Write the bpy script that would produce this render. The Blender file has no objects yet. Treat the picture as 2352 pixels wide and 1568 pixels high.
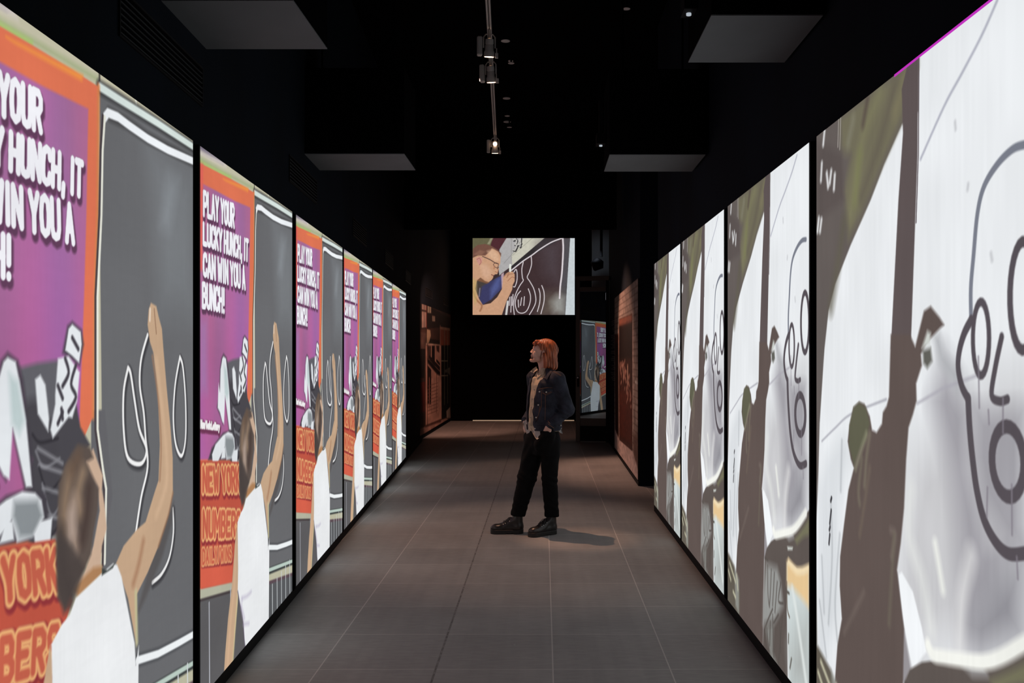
import bpy, bmesh, math, random
import numpy as np
from mathutils import Vector, Matrix
SC = bpy.context.scene
COL = SC.collection

# ------------------------------------------------------------------ camera, world, exposure
cam_d = bpy.data.cameras.new('camera'); cam = bpy.data.objects.new('camera', cam_d); COL.objects.link(cam)
cam.location = (0, 0, 1.607); cam.rotation_euler = (math.pi/2, 0, 0)
cam_d.sensor_width = 36; cam_d.lens = 2136/2352*36
cam_d.shift_x = -72/2352; cam_d.shift_y = 31/2352
cam_d.clip_start = .05; cam_d.clip_end = 100
SC.camera = cam
SC.view_settings.view_transform = 'Standard'; SC.view_settings.look = 'None'
SC.view_settings.exposure = 0; SC.view_settings.gamma = 1; SC.view_settings.use_curve_mapping = False
W_ = bpy.data.worlds.new('world'); SC.world = W_; W_.use_nodes = True
W_.node_tree.nodes['Background'].inputs[0].default_value = (.02, .03, .06, 1)
W_.node_tree.nodes['Background'].inputs[1].default_value = .02

# ------------------------------------------------------------------ the spotlights of the track and of the murals
WARM = (1., .56, .38)
def spot(loc, aim, watts, deg, col=WARM, blend=.6, r=.03):
    d = bpy.data.lights.new('spotlight_beam', 'SPOT'); d.energy = watts; d.color = col
    d.spot_size = math.radians(deg); d.spot_blend = blend; d.shadow_soft_size = r
    o = bpy.data.objects.new('spotlight_beam', d); COL.objects.link(o); o.location = loc
    o.rotation_euler = (Vector(aim)-Vector(loc)).to_track_quat('-Z', 'Y').to_euler()
    return o
TRACK_Z = 4.4; DOOR_A = math.radians(-11.1)
spot((-.62, 8.72, 4.20), (-.05, 8.30, .6), 115, 62, r=.02)
spot((-.62, 8.72, 4.20), (-.02, 8.36, 1.45), 230, 17, (1., .50, .30), 1., r=.02)          # the lamp over the visitor; second, tight beam added to brighten him
spot((-.44, 8.20, 4.16), (-.3, 9.6, 0), 12, 75)
spot((-.1, 14.45, 3.72), (.5, 12.6, 0), 60, 66)                    # towards the right-hand mural
spot((-.7, 14.45, 3.5), (1.2, 13.4, 1.3), 250, 64, (1, .55, .4))
spot((-.9, 16.6, 3.6), (-2.3, 19.8, 1.1), 340, 64, (1, .5, .36))      # towards the left-hand mural
spot((-.5, 17.6, 3.7), (-.5, 19.6, 0), 35, 74, (1, .45, .3))
spot((1.0, 18.4, 3.6), (1.3, 19.7, 3.3), 3, 90, (.75, .85, 1.))

# ------------------------------------------------------------------ helpers
def new_mat(name, col=(.5,.5,.5), rough=.6, metal=0., spec=.5, emit=None, estr=0.):
    m = bpy.data.materials.new(name); m.use_nodes = True
    b = m.node_tree.nodes['Principled BSDF']
    b.inputs['Base Color'].default_value = (*col, 1); b.inputs['Roughness'].default_value = rough
    b.inputs['Metallic'].default_value = metal; b.inputs['Specular IOR Level'].default_value = spec
    if emit: b.inputs['Emission Color'].default_value = (*emit, 1); b.inputs['Emission Strength'].default_value = estr
    return m
def vary(m, scale, amt, stretch=(1,1,1), bump=0., detail=4, rough=0.):
    """procedural mottling of the base colour, optional bump"""
    nt = m.node_tree; N = nt.nodes; L = nt.links; b = N['Principled BSDF']
    tc = N.new('ShaderNodeTexCoord'); mp = N.new('ShaderNodeMapping'); mp.inputs['Scale'].default_value = stretch
    nz = N.new('ShaderNodeTexNoise'); nz.inputs['Scale'].default_value = scale; nz.inputs['Detail'].default_value = detail
    L.new(tc.outputs['Object'], mp.inputs[0]); L.new(mp.outputs[0], nz.inputs['Vector'])
    c = b.inputs['Base Color'].default_value[:3]
    r = N.new('ShaderNodeValToRGB'); r.color_ramp.elements[0].position = .3; r.color_ramp.elements[1].position = .7
    r.color_ramp.elements[0].color = (*[x*(1-amt) for x in c], 1); r.color_ramp.elements[1].color = (*[min(1, x*(1+amt)) for x in c], 1)
    L.new(nz.outputs['Fac'], r.inputs[0]); L.new(r.outputs[0], b.inputs['Base Color'])
    if bump:
        bp = N.new('ShaderNodeBump'); bp.inputs['Strength'].default_value = bump; bp.inputs['Distance'].default_value = .01
        L.new(nz.outputs['Fac'], bp.inputs['Height']); L.new(bp.outputs[0], b.inputs['Normal'])
    if rough:
        mr = N.new('ShaderNodeMapRange'); q = b.inputs['Roughness'].default_value
        mr.inputs['To Min'].default_value = q-rough; mr.inputs['To Max'].default_value = q+rough
        L.new(nz.outputs['Fac'], mr.inputs[0]); L.new(mr.outputs[0], b.inputs['Roughness'])
    return m
def tag(o, label=None, cat=None, group=None, kind=None):
    if label: o['label'] = label
    if cat: o['category'] = cat
    if group: o['group'] = group
    if kind: o['kind'] = kind
    return o
def thing(name, label, cat, loc=(0,0,0), rz=0, group=None):
    o = bpy.data.objects.new(name, None); COL.objects.link(o); o.empty_display_size = .1
    o.location = loc; o.rotation_euler = (0, 0, rz)
    return tag(o, label, cat, group)
def mesh_obj(name, V, Fc, mat, parent=None, smooth=False, label=None):
    me = bpy.data.meshes.new(name); me.from_pydata([tuple(v) for v in V], [], [tuple(f) for f in Fc]); me.update()
    if mat: me.materials.append(mat)
    if smooth: me.polygons.foreach_set('use_smooth', [True]*len(me.polygons))
    o = bpy.data.objects.new(name, me); COL.objects.link(o)
    if parent: o.parent = parent
    if label: o['label'] = label
    return o
class MB:
    """collects simple solids, built as ONE mesh"""
    def __init__(s): s.bm = bmesh.new()
    def box(s, x0, x1, y0, y1, z0, z1, M=None):
        v = [s.bm.verts.new((x, y, z)) for x in (x0, x1) for y in (y0, y1) for z in (z0, z1)]
        for f in ((0,1,3,2),(4,6,7,5),(0,4,5,1),(2,3,7,6),(0,2,6,4),(1,5,7,3)): s.bm.faces.new([v[i] for i in f])
        if M: bmesh.ops.transform(s.bm, matrix=M, verts=v)
        return s
    def tube(s, P, r, n=10, closed=False):
        P = [Vector(p) for p in P]; rings = []; k = len(P)
        rr = r if hasattr(r, '__len__') else [r]*k
        up = Vector((0, 0, 1)); prev = None
        for i, p in enumerate(P):
            t = (P[(i+1) % k]-P[i-1]) if closed else (P[min(i+1, k-1)]-P[max(i-1, 0)])
            t.normalize()
            a = prev if prev is not None else (up if abs(t.z) < .9 else Vector((1, 0, 0)))
            x = (a-t*a.dot(t)).normalized(); prev = x; y = t.cross(x)
            rings.append([s.bm.verts.new(p+(x*math.cos(q)+y*math.sin(q))*rr[i]) for q in [2*math.pi*j/n for j in range(n)]])
        for i in range(k if closed else k-1):
            A, B = rings[i], rings[(i+1) % k]
            for j in range(n): s.bm.faces.new((A[j], A[(j+1) % n], B[(j+1) % n], B[j]))
        if not closed: s.bm.faces.new(rings[0][::-1]); s.bm.faces.new(rings[-1])
        return s
    def lathe(s, prof, n=24, M=None, cap=True):
        rings = [[s.bm.verts.new((r*math.cos(2*math.pi*j/n), r*math.sin(2*math.pi*j/n), z)) for j in range(n)] for r, z in prof]
        for A, B in zip(rings, rings[1:]):
            for j in range(n): s.bm.faces.new((A[j], A[(j+1) % n], B[(j+1) % n], B[j]))
        if cap: s.bm.faces.new(rings[0][::-1]); s.bm.faces.new(rings[-1])
        if M: bmesh.ops.transform(s.bm, matrix=M, verts=[v for r in rings for v in r])
        return s
    def prism(s, poly, h0, h1, M=None):
        a = [s.bm.verts.new((x, y, h0)) for x, y in poly]; b = [s.bm.verts.new((x, y, h1)) for x, y in poly]; n = len(poly)
        s.bm.faces.new(a[::-1]); s.bm.faces.new(b)
        for i in range(n): s.bm.faces.new((a[i], a[(i+1) % n], b[(i+1) % n], b[i]))
        if M: bmesh.ops.transform(s.bm, matrix=M, verts=a+b)
        return s
    def build(s, name, mat, parent=None, bevel=0, smooth=False, label=None):
        bmesh.ops.recalc_face_normals(s.bm, faces=s.bm.faces)
        if bevel: bmesh.ops.bevel(s.bm, geom=s.bm.edges, offset=bevel, segments=2, affect='EDGES', clamp_overlap=True)
        me = bpy.data.meshes.new(name); s.bm.to_mesh(me); s.bm.free()
        if mat: me.materials.append(mat)
        if smooth:
            me.polygons.foreach_set('use_smooth', [True]*len(me.polygons)); me.set_sharp_from_angle(angle=math.radians(40))
        o = bpy.data.objects.new(name, me); COL.objects.link(o)
        if parent: o.parent = parent
        if label: o['label'] = label
        return o
def copy_tree(o, parent=None):
    c = o.copy(); COL.objects.link(c); c.parent = parent
    for ch in [k for k in bpy.data.objects if k.parent == o]: copy_tree(ch, c)
    return c

def picture_mesh(name, pic, z0, x, mat):
    """the picture as a coloured sheet in the local YZ plane at distance x, facing +X"""
    nu, nv = pic.nu, pic.nv
    co = np.empty((nv, nu, 3), np.float32); co[..., 0] = x; co[..., 1] = pic.U; co[..., 2] = pic.V+z0
    i = np.arange(nu*nv).reshape(nv, nu)
    q = np.stack([i[:-1, :-1], i[:-1, 1:], i[1:, 1:], i[1:, :-1]], -1).reshape(-1, 4)
    me = bpy.data.meshes.new(name); me.vertices.add(nu*nv); me.vertices.foreach_set('co', co.ravel())
    me.loops.add(q.size); me.loops.foreach_set('vertex_index', q.ravel().astype(np.int32))
    me.polygons.add(len(q)); me.polygons.foreach_set('loop_start', np.arange(0, q.size, 4, dtype=np.int32))
    me.update(calc_edges=True)
    a = me.color_attributes.new('picture', 'FLOAT_COLOR', 'POINT')
    c = np.clip(pic.a, 0, 1); lin = np.where(c < .04045, c/12.92, ((c+.055)/1.055)**2.4)
    a.data.foreach_set('color', np.concatenate([lin, np.ones((nv, nu, 1))], -1).astype(np.float32).ravel())
    me.materials.append(mat); return me
def screen_mat(name, strength):
    m = new_mat(name, (.01,.01,.01), .7, spec=.2); N = m.node_tree.nodes; L = m.node_tree.links; b = N['Principled BSDF']
    at = N.new('ShaderNodeVertexColor'); at.layer_name = 'picture'
    L.new(at.outputs[0], b.inputs['Emission Color']); b.inputs['Emission Strength'].default_value = strength
    m.cycles.emission_sampling = 'NONE'; return m
def print_mat(name):
    m = new_mat(name, rough=.75, spec=.2); N = m.node_tree.nodes; L = m.node_tree.links
    at = N.new('ShaderNodeVertexColor'); at.layer_name = 'picture'
    L.new(at.outputs[0], N['Principled BSDF'].inputs['Base Color']); return m
def obj_of(me, parent, label=None):
    o = bpy.data.objects.new(me.name, me); COL.objects.link(o); o.parent = parent
    if label: o['label'] = label
    return o

# ------------------------------------------------------------------ pictures shown on the screens and murals
class Pic:
    """a small raster canvas in metres, later turned into the colours of a picture mesh"""
    def __init__(s, nu, nv, W, H, base):
        s.nu, s.nv, s.W, s.H = nu, nv, W, H
        s.a = np.empty((nv, nu, 3), np.float32); s.a[:] = np.array(base, np.float32)/255
        s.U, s.V = np.meshgrid(np.linspace(0, W, nu), np.linspace(0, H, nv))
    def _box(s, P, m):
        x0 = max(0, int((P[:,0].min()-m)/s.W*(s.nu-1))); x1 = min(s.nu, int((P[:,0].max()+m)/s.W*(s.nu-1))+2)
        y0 = max(0, int((P[:,1].min()-m)/s.H*(s.nv-1))); y1 = min(s.nv, int((P[:,1].max()+m)/s.H*(s.nv-1))+2)
        return slice(y0, max(y0, y1)), slice(x0, max(x0, x1))
    def _d(s, P, b, closed, inside):
        X = s.U[b]; Y = s.V[b]; d = np.full(X.shape, 1e9); ins = np.zeros(X.shape, bool)
        n = len(P)
        for i in range(n if closed else n-1):
            ax, ay = P[i]; bx, by = P[(i+1) % n]; ex, ey = bx-ax, by-ay
            L = ex*ex+ey*ey+1e-12
            t = np.clip(((X-ax)*ex+(Y-ay)*ey)/L, 0, 1)
            d = np.minimum(d, (X-ax-t*ex)**2+(Y-ay-t*ey)**2)
            if inside:
                c = ((ay > Y) != (by > Y)) & (X < (bx-ax)*(Y-ay)/((by-ay) if by != ay else 1e-9)+ax)
                ins ^= c
        d = np.sqrt(d)
        return np.where(ins, -d, d) if inside else d
    def _put(s, b, m, col):
        m = m[..., None]
        c = np.array(col, np.float32)/255 if not callable(col) else col(s.U[b]/s.W, s.V[b]/s.H)
        s.a[b] = s.a[b]*(1-m)+c*m
    def pts(s, P, smooth):
        P = np.array(P, float)*np.array([s.W, s.H])
        return P
    def stroke(s, P, w, col, soft=.004, smooth=False, al=1.):
        if smooth: P = crom(P, False)
        P = s.pts(P, 0)
        if len(P) == 1: P = np.vstack([P, P])
        b = s._box(P, w+soft*2); d = s._d(P, b, False, False)
        s._put(b, al*np.clip((w/2-d)/soft+.5, 0, 1), col)
    def fill(s, P, col, soft=.006, smooth=False, al=1.):
        if smooth: P = crom(P, True)
        P = s.pts(P, 0)
        b = s._box(P, soft*2); d = s._d(P, b, True, True)
        s._put(b, al*np.clip(.5-d/soft, 0, 1), col)
    def glow(s, P, r, col, al):
        P = s.pts(P, 0)
        if len(P) == 1: P = np.vstack([P, P])
        b = s._box(P, r*2); d = s._d(P, b, False, False)
        s._put(b, al*np.exp(-(d/r)**2*1.5), col)
    def noise(s, amp, fu, fv, seed):
        r = np.random.RandomState(seed)
        n = vnoise(s.U*fu, s.V*fv, r)
        s.a *= (1+amp*(n-.5))[..., None]

def vnoise(x, y, r):
    T = r.rand(64, 64)
    xi = np.floor(x).astype(int); yi = np.floor(y).astype(int); fx = x-xi; fy = y-yi
    fx = fx*fx*(3-2*fx); fy = fy*fy*(3-2*fy)
    g = lambda i, j: T[j % 64, i % 64]
    return (g(xi, yi)*(1-fx)+g(xi+1, yi)*fx)*(1-fy)+(g(xi, yi+1)*(1-fx)+g(xi+1, yi+1)*fx)*fy

def crom(P, closed, k=6):
    P = [np.array(p, float) for p in P]; n = len(P); out = []
    for i in range(n if closed else n-1):
        if closed: a, b, c, d = P[i-1], P[i], P[(i+1) % n], P[(i+2) % n]
        else: a, b, c, d = P[max(i-1, 0)], P[i], P[i+1], P[min(i+2, n-1)]
        for j in range(k):
            t = j/k
            out.append(.5*((2*b)+(c-a)*t+(2*a-5*b+4*c-d)*t*t+(3*b-3*c+d-a)*t**3))
    if not closed: out.append(P[-1])
    return [tuple(p) for p in out]

GLYPH = {
 'A': [[(0,0),(.5,1),(1,0)],[(.22,.33),(.78,.33)]], 'B': [[(0,0),(0,1),(.7,1),(.9,.85),(.9,.65),(.7,.52),(0,.52)],[(.7,.52),(1,.35),(1,.15),(.75,0),(0,0)]],
 'C': [[(1,.75),(.9,.95),(.5,1),(.1,.9),(0,.6),(0,.3),(.1,.08),(.5,0),(.9,.06),(1,.25)]], 'D': [[(0,0),(0,1),(.6,1),(1,.8),(1,.2),(.6,0),(0,0)]],
 'E': [[(1,1),(0,1),(0,0),(1,0)],[(0,.52),(.8,.52)]], 'H': [[(0,0),(0,1)],[(1,0),(1,1)],[(0,.5),(1,.5)]], 'I': [[(.5,0),(.5,1)]],
 'K': [[(0,0),(0,1)],[(1,1),(.05,.45)],[(.3,.6),(1,0)]], 'L': [[(0,1),(0,0),(1,0)]], 'M': [[(0,0),(0,1),(.5,.35),(1,1),(1,0)]],
 'N': [[(0,0),(0,1),(1,0),(1,1)]], 'O': [[(.5,1),(.1,.9),(0,.6),(0,.4),(.1,.1),(.5,0),(.9,.1),(1,.4),(1,.6),(.9,.9),(.5,1)]],
 'P': [[(0,0),(0,1),(.7,1),(1,.85),(1,.6),(.7,.45),(0,.45)]], 'R': [[(0,0),(0,1),(.7,1),(1,.85),(1,.62),(.7,.48),(0,.48)],[(.5,.48),(1,0)]],
 'S': [[(1,.8),(.8,1),(.2,1),(0,.8),(.1,.58),(.9,.42),(1,.2),(.8,0),(.2,0),(0,.2)]], 'T': [[(0,1),(1,1)],[(.5,1),(.5,0)]],
 'U': [[(0,1),(0,.25),(.15,.05),(.5,0),(.85,.05),(1,.25),(1,1)]], 'W': [[(0,1),(.22,0),(.5,.7),(.78,0),(1,1)]], 'Y': [[(0,1),(.5,.45),(1,1)],[(.5,.45),(.5,0)]],
 ',': [[(.6,.12),(.4,-.2)]], '!': [[(.5,1),(.5,.35)],[(.5,.02),(.5,.0)]], '/': [[(0,0),(1,1)]],
 '3': [[(0,.9),(.5,1),(.95,.8),(.9,.6),(.4,.52),(.9,.45),(1,.2),(.5,0),(0,.12)]], '4': [[(.8,0),(.8,1),(0,.35),(1,.35)]],
 'e': [[(0,.3),(1,.35),(.8,.58),(.3,.6),(0,.3),(.3,0),(.9,.08)]], 'w': [[(0,.6),(.25,0),(.5,.5),(.75,0),(1,.6)]], 'o': [[(.5,.6),(0,.3),(.5,0),(1,.3),(.5,.6)]],
 'r': [[(.2,0),(.2,.6)],[(.2,.45),(.8,.6)]], 'k': [[(0,0),(0,1)],[(.9,.6),(0,.25)],[(.4,.35),(1,0)]], 't': [[(.5,.95),(.5,0)],[(.1,.62),(.9,.62)]], 'y': [[(0,.6),(.5,.05)],[(1,.6),(.3,-.35)]],
}
NARROW = {'I': .34, ',': .35, '!': .36, ' ': .12, 'M': 1.35, 'W': 1.35, '/': .7, 'r': .7, 't': .6}
def text(pic, s, q, ws, gap=.32):
    """q: bottom-left, bottom-right, top-right, top-left of the line; ws: list of (width, colour, du, dv, soft)"""
    bl, br, tr, tl = [np.array(p) for p in q]
    ins = ws[-1 if len(ws) == 2 else 1][0]*.5
    ht = np.hypot(*((tl-bl)*[pic.W, pic.H])); wd = np.hypot(*((br-bl)*[pic.W, pic.H])); a, c_ = ins*.8/ht, ins/wd
    bl, br, tr, tl = [bl*(1-x-y+x*y)+br*x*(1-y)+tr*x*y+tl*y*(1-x) for x, y in ((c_, a), (1-c_, a), (1-c_, 1-a), (c_, 1-a))]
    tot = sum(NARROW.get(c, 1) for c in s)+gap*(len(s)-1)
    for (w, col, du, dv, soft) in ws:
        x = 0
        for c in s:
            cw = NARROW.get(c, 1)
            for pl in GLYPH.get(c, []):
                o = []
                for (gx, gy) in pl:
                    t = (x+gx*cw if cw > .4 else x+cw*.5+(gx-.5)*cw)/tot
                    o.append(tuple((bl*(1-t)+br*t)*(1-gy)+(tl*(1-t)+tr*t)*gy+np.array([du, dv])))
                pic.stroke(o, w, col, soft)
            x += cw+gap

def picture_left(arm=1., nu=520, nv=1040):
    # arm < 1 lowers the raised arm: the screens run a moment apart
    p = Pic(nu, nv, 1.91, 2.47, (196, 192, 168))
    A = lambda q: [(u+(.02 if v > .62 else 0)*(1-arm), .33+(v-.33)*arm if v > .33 else v) for u, v in q]
    p.fill([(-0.002,1.003),(-0.002,0.991),(0.047,0.991),(0.184,0.996),(0.206,1.003)], (120, 112, 128), .02)
    p.fill([(-0.002,0.992),(-0.002,0.985),(0.073,0.989),(0.214,0.996),(0.206,1.003),(0.086,0.996)], (214, 205, 200), .03)
    p.fill([(-0.002,0.981),(-0.002,0.971),(0.491,0.987),(0.491,0.995),(0.184,0.985)], (170, 178, 140), .02)
    p.fill([(-0.002,0.974),(-0.002,0.969),(0.259,0.976),(0.259,0.983),(0.113,0.977)], (166, 196, 110), .02)
    # chalk board on the right half
    p.fill([(0.495,0.982),(1.012,0.984),(1.012,0.906)]+[(1.02,-.02),(.5,-.02)]+[(0.508,0.429)]+[(0.495,0.823)], (104, 105, 108), .008)
    p.fill([(0.722,0.937),(1.012,0.942)]+[(1.007,0.694),(0.789,0.693)]+[(0.766,0.844)], (122, 126, 130), .25, al=.8)
    p.fill([(0.836,0.916),(0.909,0.919)]+[(0.848,0.826),(0.789,0.828)], (146, 152, 158), .1, al=.45)
    p.stroke([(0.495,1.000),(0.495,0.990)], .012, (60,56,50), .01)
    p.stroke([(0.659,1.001),(0.663,0.993)], .014, (240,240,225), .008)
    p.stroke([(0.495,0.982),(0.575,0.984),(0.778,0.987),(1.012,0.989)], .05, (60, 60, 62), .02)
    p.stroke([(0.498,0.983),(0.575,0.984),(0.778,0.988),(1.012,0.990)], .030, (214, 226, 222), .010)
    p.stroke([(0.536,0.954),(0.616,0.957),(0.722,0.955),(1.012,0.964)], .05, (74, 74, 76), .02)
    p.stroke([(0.517,0.946),(0.531,0.955),(0.575,0.958),(0.626,0.956),(0.722,0.954),(0.836,0.956),(1.012,0.965)], .032, (240, 244, 248), .008)
    p.fill([(0.461,0.549),(0.517,0.548),(0.531,0.502),(0.551,0.426),(0.508,0.355),(0.461,0.359)], (100, 100, 104), .01)
    # orange frame and purple poster
    p.fill([(-0.004,0.969),(0.113,0.973),(0.259,0.978),(0.390,0.981),(0.491,0.982),(0.487,0.810)]+[(0.475,0.700),(0.469,0.541)]+[(0.000,0.199)]+[(0,.12),(-.02,.5)], (222, 116, 84), .008)
    p.fill([(0.184,0.968),(0.430,0.983),(0.425,0.975),(0.206,0.967)], (240, 150, 70), .02)
    p.stroke([(0.491,0.982),(0.487,0.810)]+[(0.475,0.700),(0.470,0.541)], .02, (214,130,80), .02)
    pur = lambda u, v: np.stack([.66+.03*np.sin(u*31), .40+.02*np.sin(v*9), .60+.03*np.sin(u*13+v*5)], -1)
    p.fill([(-0.002,0.934),(0.113,0.936),(0.291,0.938),(0.450,0.944),(0.443,0.807)]+[(0.434,0.699),(0.417,0.543)]+[(0.390,0.402),(-0.002,0.433)], pur, .012)
    p.fill([(-0.002,0.969),(0.021,0.969),(0.021,0.931),(0.015,0.777),(-0.002,0.776)], (226,100,90), .03)
    p.fill([(-0.002,0.686),(0.053,0.688),(0.053,0.554),(-0.002,0.555)], (160,120,170), .08, al=.7)
    dk = (96, 60, 88)
    lines = [('PLAY YOUR', [(0.020,0.875),(0.291,0.880),(0.291,0.932),(0.020,0.924)]),
             ('LUCKY HUNCH, IT', [(0.018,0.822),(0.431,0.822),(0.434,0.874),(0.018,0.866)]),
             ('CAN WIN YOU A', [(0.018,0.765),(0.401,0.759),(0.397,0.814),(0.018,0.811)]),
             ('BUNCH!', [(0.012,0.707),(0.202,0.703),(0.202,0.755),(0.012,0.756)])]
    for s, q in lines:
        text(p, s, q, [(.040, dk, .003, -.006, .012), (.026, dk, 0, 0, .006)], .5)
    for s, q in lines:
        text(p, s, q, [(.02, (240, 240, 246), 0, 0, .005), (.026, (240, 240, 246), 0, 0, .005)], .5)
    # white line between poster and board
    WL = [(0.517,0.946),(0.508,0.899),(0.503,0.811)]+[(0.487,0.700),(0.487,0.540)]+[(0.487,0.523),(0.510,0.466),(0.523,0.439),(0.517,0.339)]
    p.stroke([(u-.008, v) for u, v in WL], .018, (70, 62, 66), .008)
    p.stroke(WL, .016, (232, 232, 220), .006)
    # black and white figure on the poster
    bk = (66, 62, 70); wh = (226, 230, 234); gy = (140, 146, 150)
    p.fill([(0.247,0.598),(0.279,0.605),(0.372,0.609),(0.388,0.593),(0.420,0.530),(0.457,0.505),(0.388,0.471),(0.357,0.404),(0.286,0.456),(0.266,0.534),(0.247,0.580)], (72, 70, 76), .015)
    p.fill([(0.221,0.608),(0.275,0.613),(0.340,0.616),(0.373,0.600),(0.340,0.545),(0.244,0.548)], (96, 96, 102), .02)
    p.stroke([(0.259,0.541),(0.299,0.507),(0.283,0.479),(0.315,0.453),(0.323,0.432)], .15, (70, 68, 74), .04)
    for k in range(9):
        p.stroke([([(0.259,0.531)][0][0]+.01*k, [(0.259,0.531)][0][1]-.02*k), ([(0.283,0.520)][0][0]+.012*(k % 4), [(0.283,0.520)][0][1]-.03*k), ([(0.340,0.521)][0][0]+.006*k, [(0.340,0.521)][0][1]-.025*k)], .010, (128,128,134) if k % 2 else (44,42,48), .010, True, .8)
        p.stroke([(0.275,0.514),(0.356,0.489),(0.315,0.453)][:2] if k == 0 else [([(0.267,0.522)][0][0]+.012*(k % 3), [(0.267,0.522)][0][1]-.028*k), ([(0.373,0.501)][0][0]-.01*(k % 2), [(0.373,0.504)][0][1]-.028*k)], .012, (150,150,156), .012, al=.7)
    p.fill([(0.152,0.551),(0.157,0.594),(0.170,0.616),(0.188,0.625),(0.217,0.616),(0.232,0.595),(0.248,0.548)]+[(0.259,0.511),(0.263,0.469),(0.236,0.469),(0.197,0.548),(0.184,0.485),(0.157,0.506),(0.131,0.522)], bk, .02, al=.9)
    p.fill([(0.157,0.551),(0.162,0.594),(0.177,0.615),(0.188,0.620),(0.210,0.615),(0.221,0.593),(0.240,0.548)]+[(0.248,0.515),(0.258,0.471),(0.240,0.472),(0.202,0.542),(0.193,0.486),(0.177,0.492),(0.157,0.511),(0.138,0.521),(0.145,0.568)], wh, .012)
    p.fill([(0.191,0.602),(0.217,0.593),(0.236,0.548)]+[(0.221,0.533),(0.199,0.547)], (190,205,206), .03)
    p.fill([(0.267,0.594),(0.283,0.599),(0.299,0.587),(0.311,0.546)]+[(0.308,0.531),(0.275,0.554)], wh, .012)
    p.fill([(0.356,0.625),(0.373,0.658),(0.390,0.664),(0.425,0.654),(0.432,0.636),(0.417,0.609),(0.390,0.616)], bk, .02)
    p.fill([(0.365,0.628),(0.377,0.655),(0.390,0.661),(0.421,0.652),(0.425,0.636),(0.415,0.612),(0.390,0.621)], wh, .01)
    p.fill([(0.340,0.618),(0.377,0.621),(0.417,0.600),(0.408,0.564),(0.390,0.543)]+[(0.377,0.545),(0.323,0.522),(0.315,0.533),(0.331,0.563)]+[(0.331,0.574)], wh, .012)
    for a in ([(0.365,0.618),(0.377,0.600),(0.356,0.584)], [(0.403,0.609),(0.386,0.586),(0.403,0.569),(0.377,0.552)], [(0.340,0.585),(0.356,0.569)], [(0.390,0.644),(0.412,0.630)], [(0.352,0.556),(0.356,0.544)], [(0.356,0.552),(0.340,0.539)]):
        p.stroke(a, .016, bk, .01, True)
    p.fill([(0.060,0.427),(0.089,0.447),(0.184,0.469),(0.244,0.470),(0.299,0.458),(0.315,0.405),(0.275,0.395),(0.244,0.411)], bk, .02)
    p.fill([(0.091,0.435),(0.120,0.452),(0.184,0.465),(0.229,0.469),(0.267,0.463),(0.287,0.452),(0.295,0.431),(0.259,0.413),(0.214,0.414),(0.199,0.441),(0.141,0.417),(0.096,0.419)], wh, .012)
    p.fill([(0.206,0.461),(0.275,0.454),(0.291,0.434),(0.259,0.413),(0.221,0.418),(0.202,0.444)], gy, .03)
    p.fill([(0.184,0.443),(0.202,0.439),(0.206,0.418),(0.166,0.420)], wh, .012)
    p.fill([(0.263,0.416),(0.283,0.428),(0.321,0.427),(0.315,0.398),(0.267,0.401)], wh, .012)
    text(p, 'New York Lottery', [(-0.000,0.489),(0.157,0.475),(0.159,0.491),(-0.000,0.506)], [(.034, (110, 52, 84), .004, -.004, .012), (.015, (238, 236, 236), 0, 0, .006)], .35)
    # orange lower part with lettering
    p.fill([(-0.002,0.431),(0.086,0.423),(0.331,0.400),(0.356,0.370),(0.390,0.313)]+[(0.320,0.252),(0.271,0.158),(0.004,0.197)], (190, 84, 66), .01)
    for s, q in (('NEW YORK', [(0.008,0.368),(0.356,0.328),(0.340,0.395),(0.008,0.425)]), ('NUMBERS', [(0.009,0.284),(0.348,0.238),(0.359,0.297),(0.009,0.346)]), ('DAILY/WINS', [(0.009,0.238),(0.271,0.202),(0.265,0.237),(0.009,0.273)])):
        k = .6 if s[0] == 'D' else 1
        text(p, s, q, [(.072*k, (146, 52, 56), .003, -.004, .012), (.054*k, (232, 172, 116), 0, 0, .010), (.028*k, (196, 96, 74), 0, 0, .010)], .55)
    p.fill([(0.000,0.236),(0.271,0.195),(0.265,0.161),(0.000,0.200)], (212, 96, 74), .01)
    p.fill([(0.000,0.198),(0.265,0.161),(0.265,0.143),(0.000,0.178)], (178, 178, 158), .012)
    p.stroke([(0.000,0.177),(0.265,0.142)], .02, (70, 62, 64), .01)
    p.fill([(0.000,0.176),(0.265,0.140),(0.412,0.129)]+[(.4,-.02),(-.02,-.02)], (92, 91, 93), .008)
    for x0, x1 in ((98, 105), (170, 178), (238, 240), (300, 300)):
        p.stroke([(0.068,0.160)][:0]+[([(0.068,0.160)][0][0]+(x0-98)*.00255, [(0.068,0.160)][0][1]-(x0-98)*.00012), ([(0.068,0.160)][0][0]+(x0-98)*.00255+.004, -.01)], .014, (176, 178, 186), .006)
    # lower right of the board
    p.fill([(0.667,0.107),(1.024,0.069),(1.024,0.042),(0.667,0.085)], (186, 184, 160), .01)
    p.stroke([(0.667,0.112),(1.024,0.074)], .04, (58, 62, 62), .012)
    p.stroke([(0.667,0.114),(1.024,0.076)], .022, (186, 204, 194), .008)
    p.fill([(0.667,0.085),(1.024,0.042),(1.024,-0.018)]+[(1.01,-.01),(.6,-.01)], (88, 90, 93), .01)
    p.stroke([(0.667,0.084),(1.024,0.041)], .02, (92, 74, 82), .012)
    for k in range(8):
        u = [(0.714,0.071)][0][0]+k*.0535*1.16
        p.stroke([(u, [(0.714,0.071)][0][1]+.004*k), (u+.002, -.01)], .013, (206, 212, 214), .006)
    p.stroke([(0.667,0.168),(0.780,0.150),(0.910,0.137),(1.024,0.127)], .045, (70, 72, 76), .02)
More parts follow.
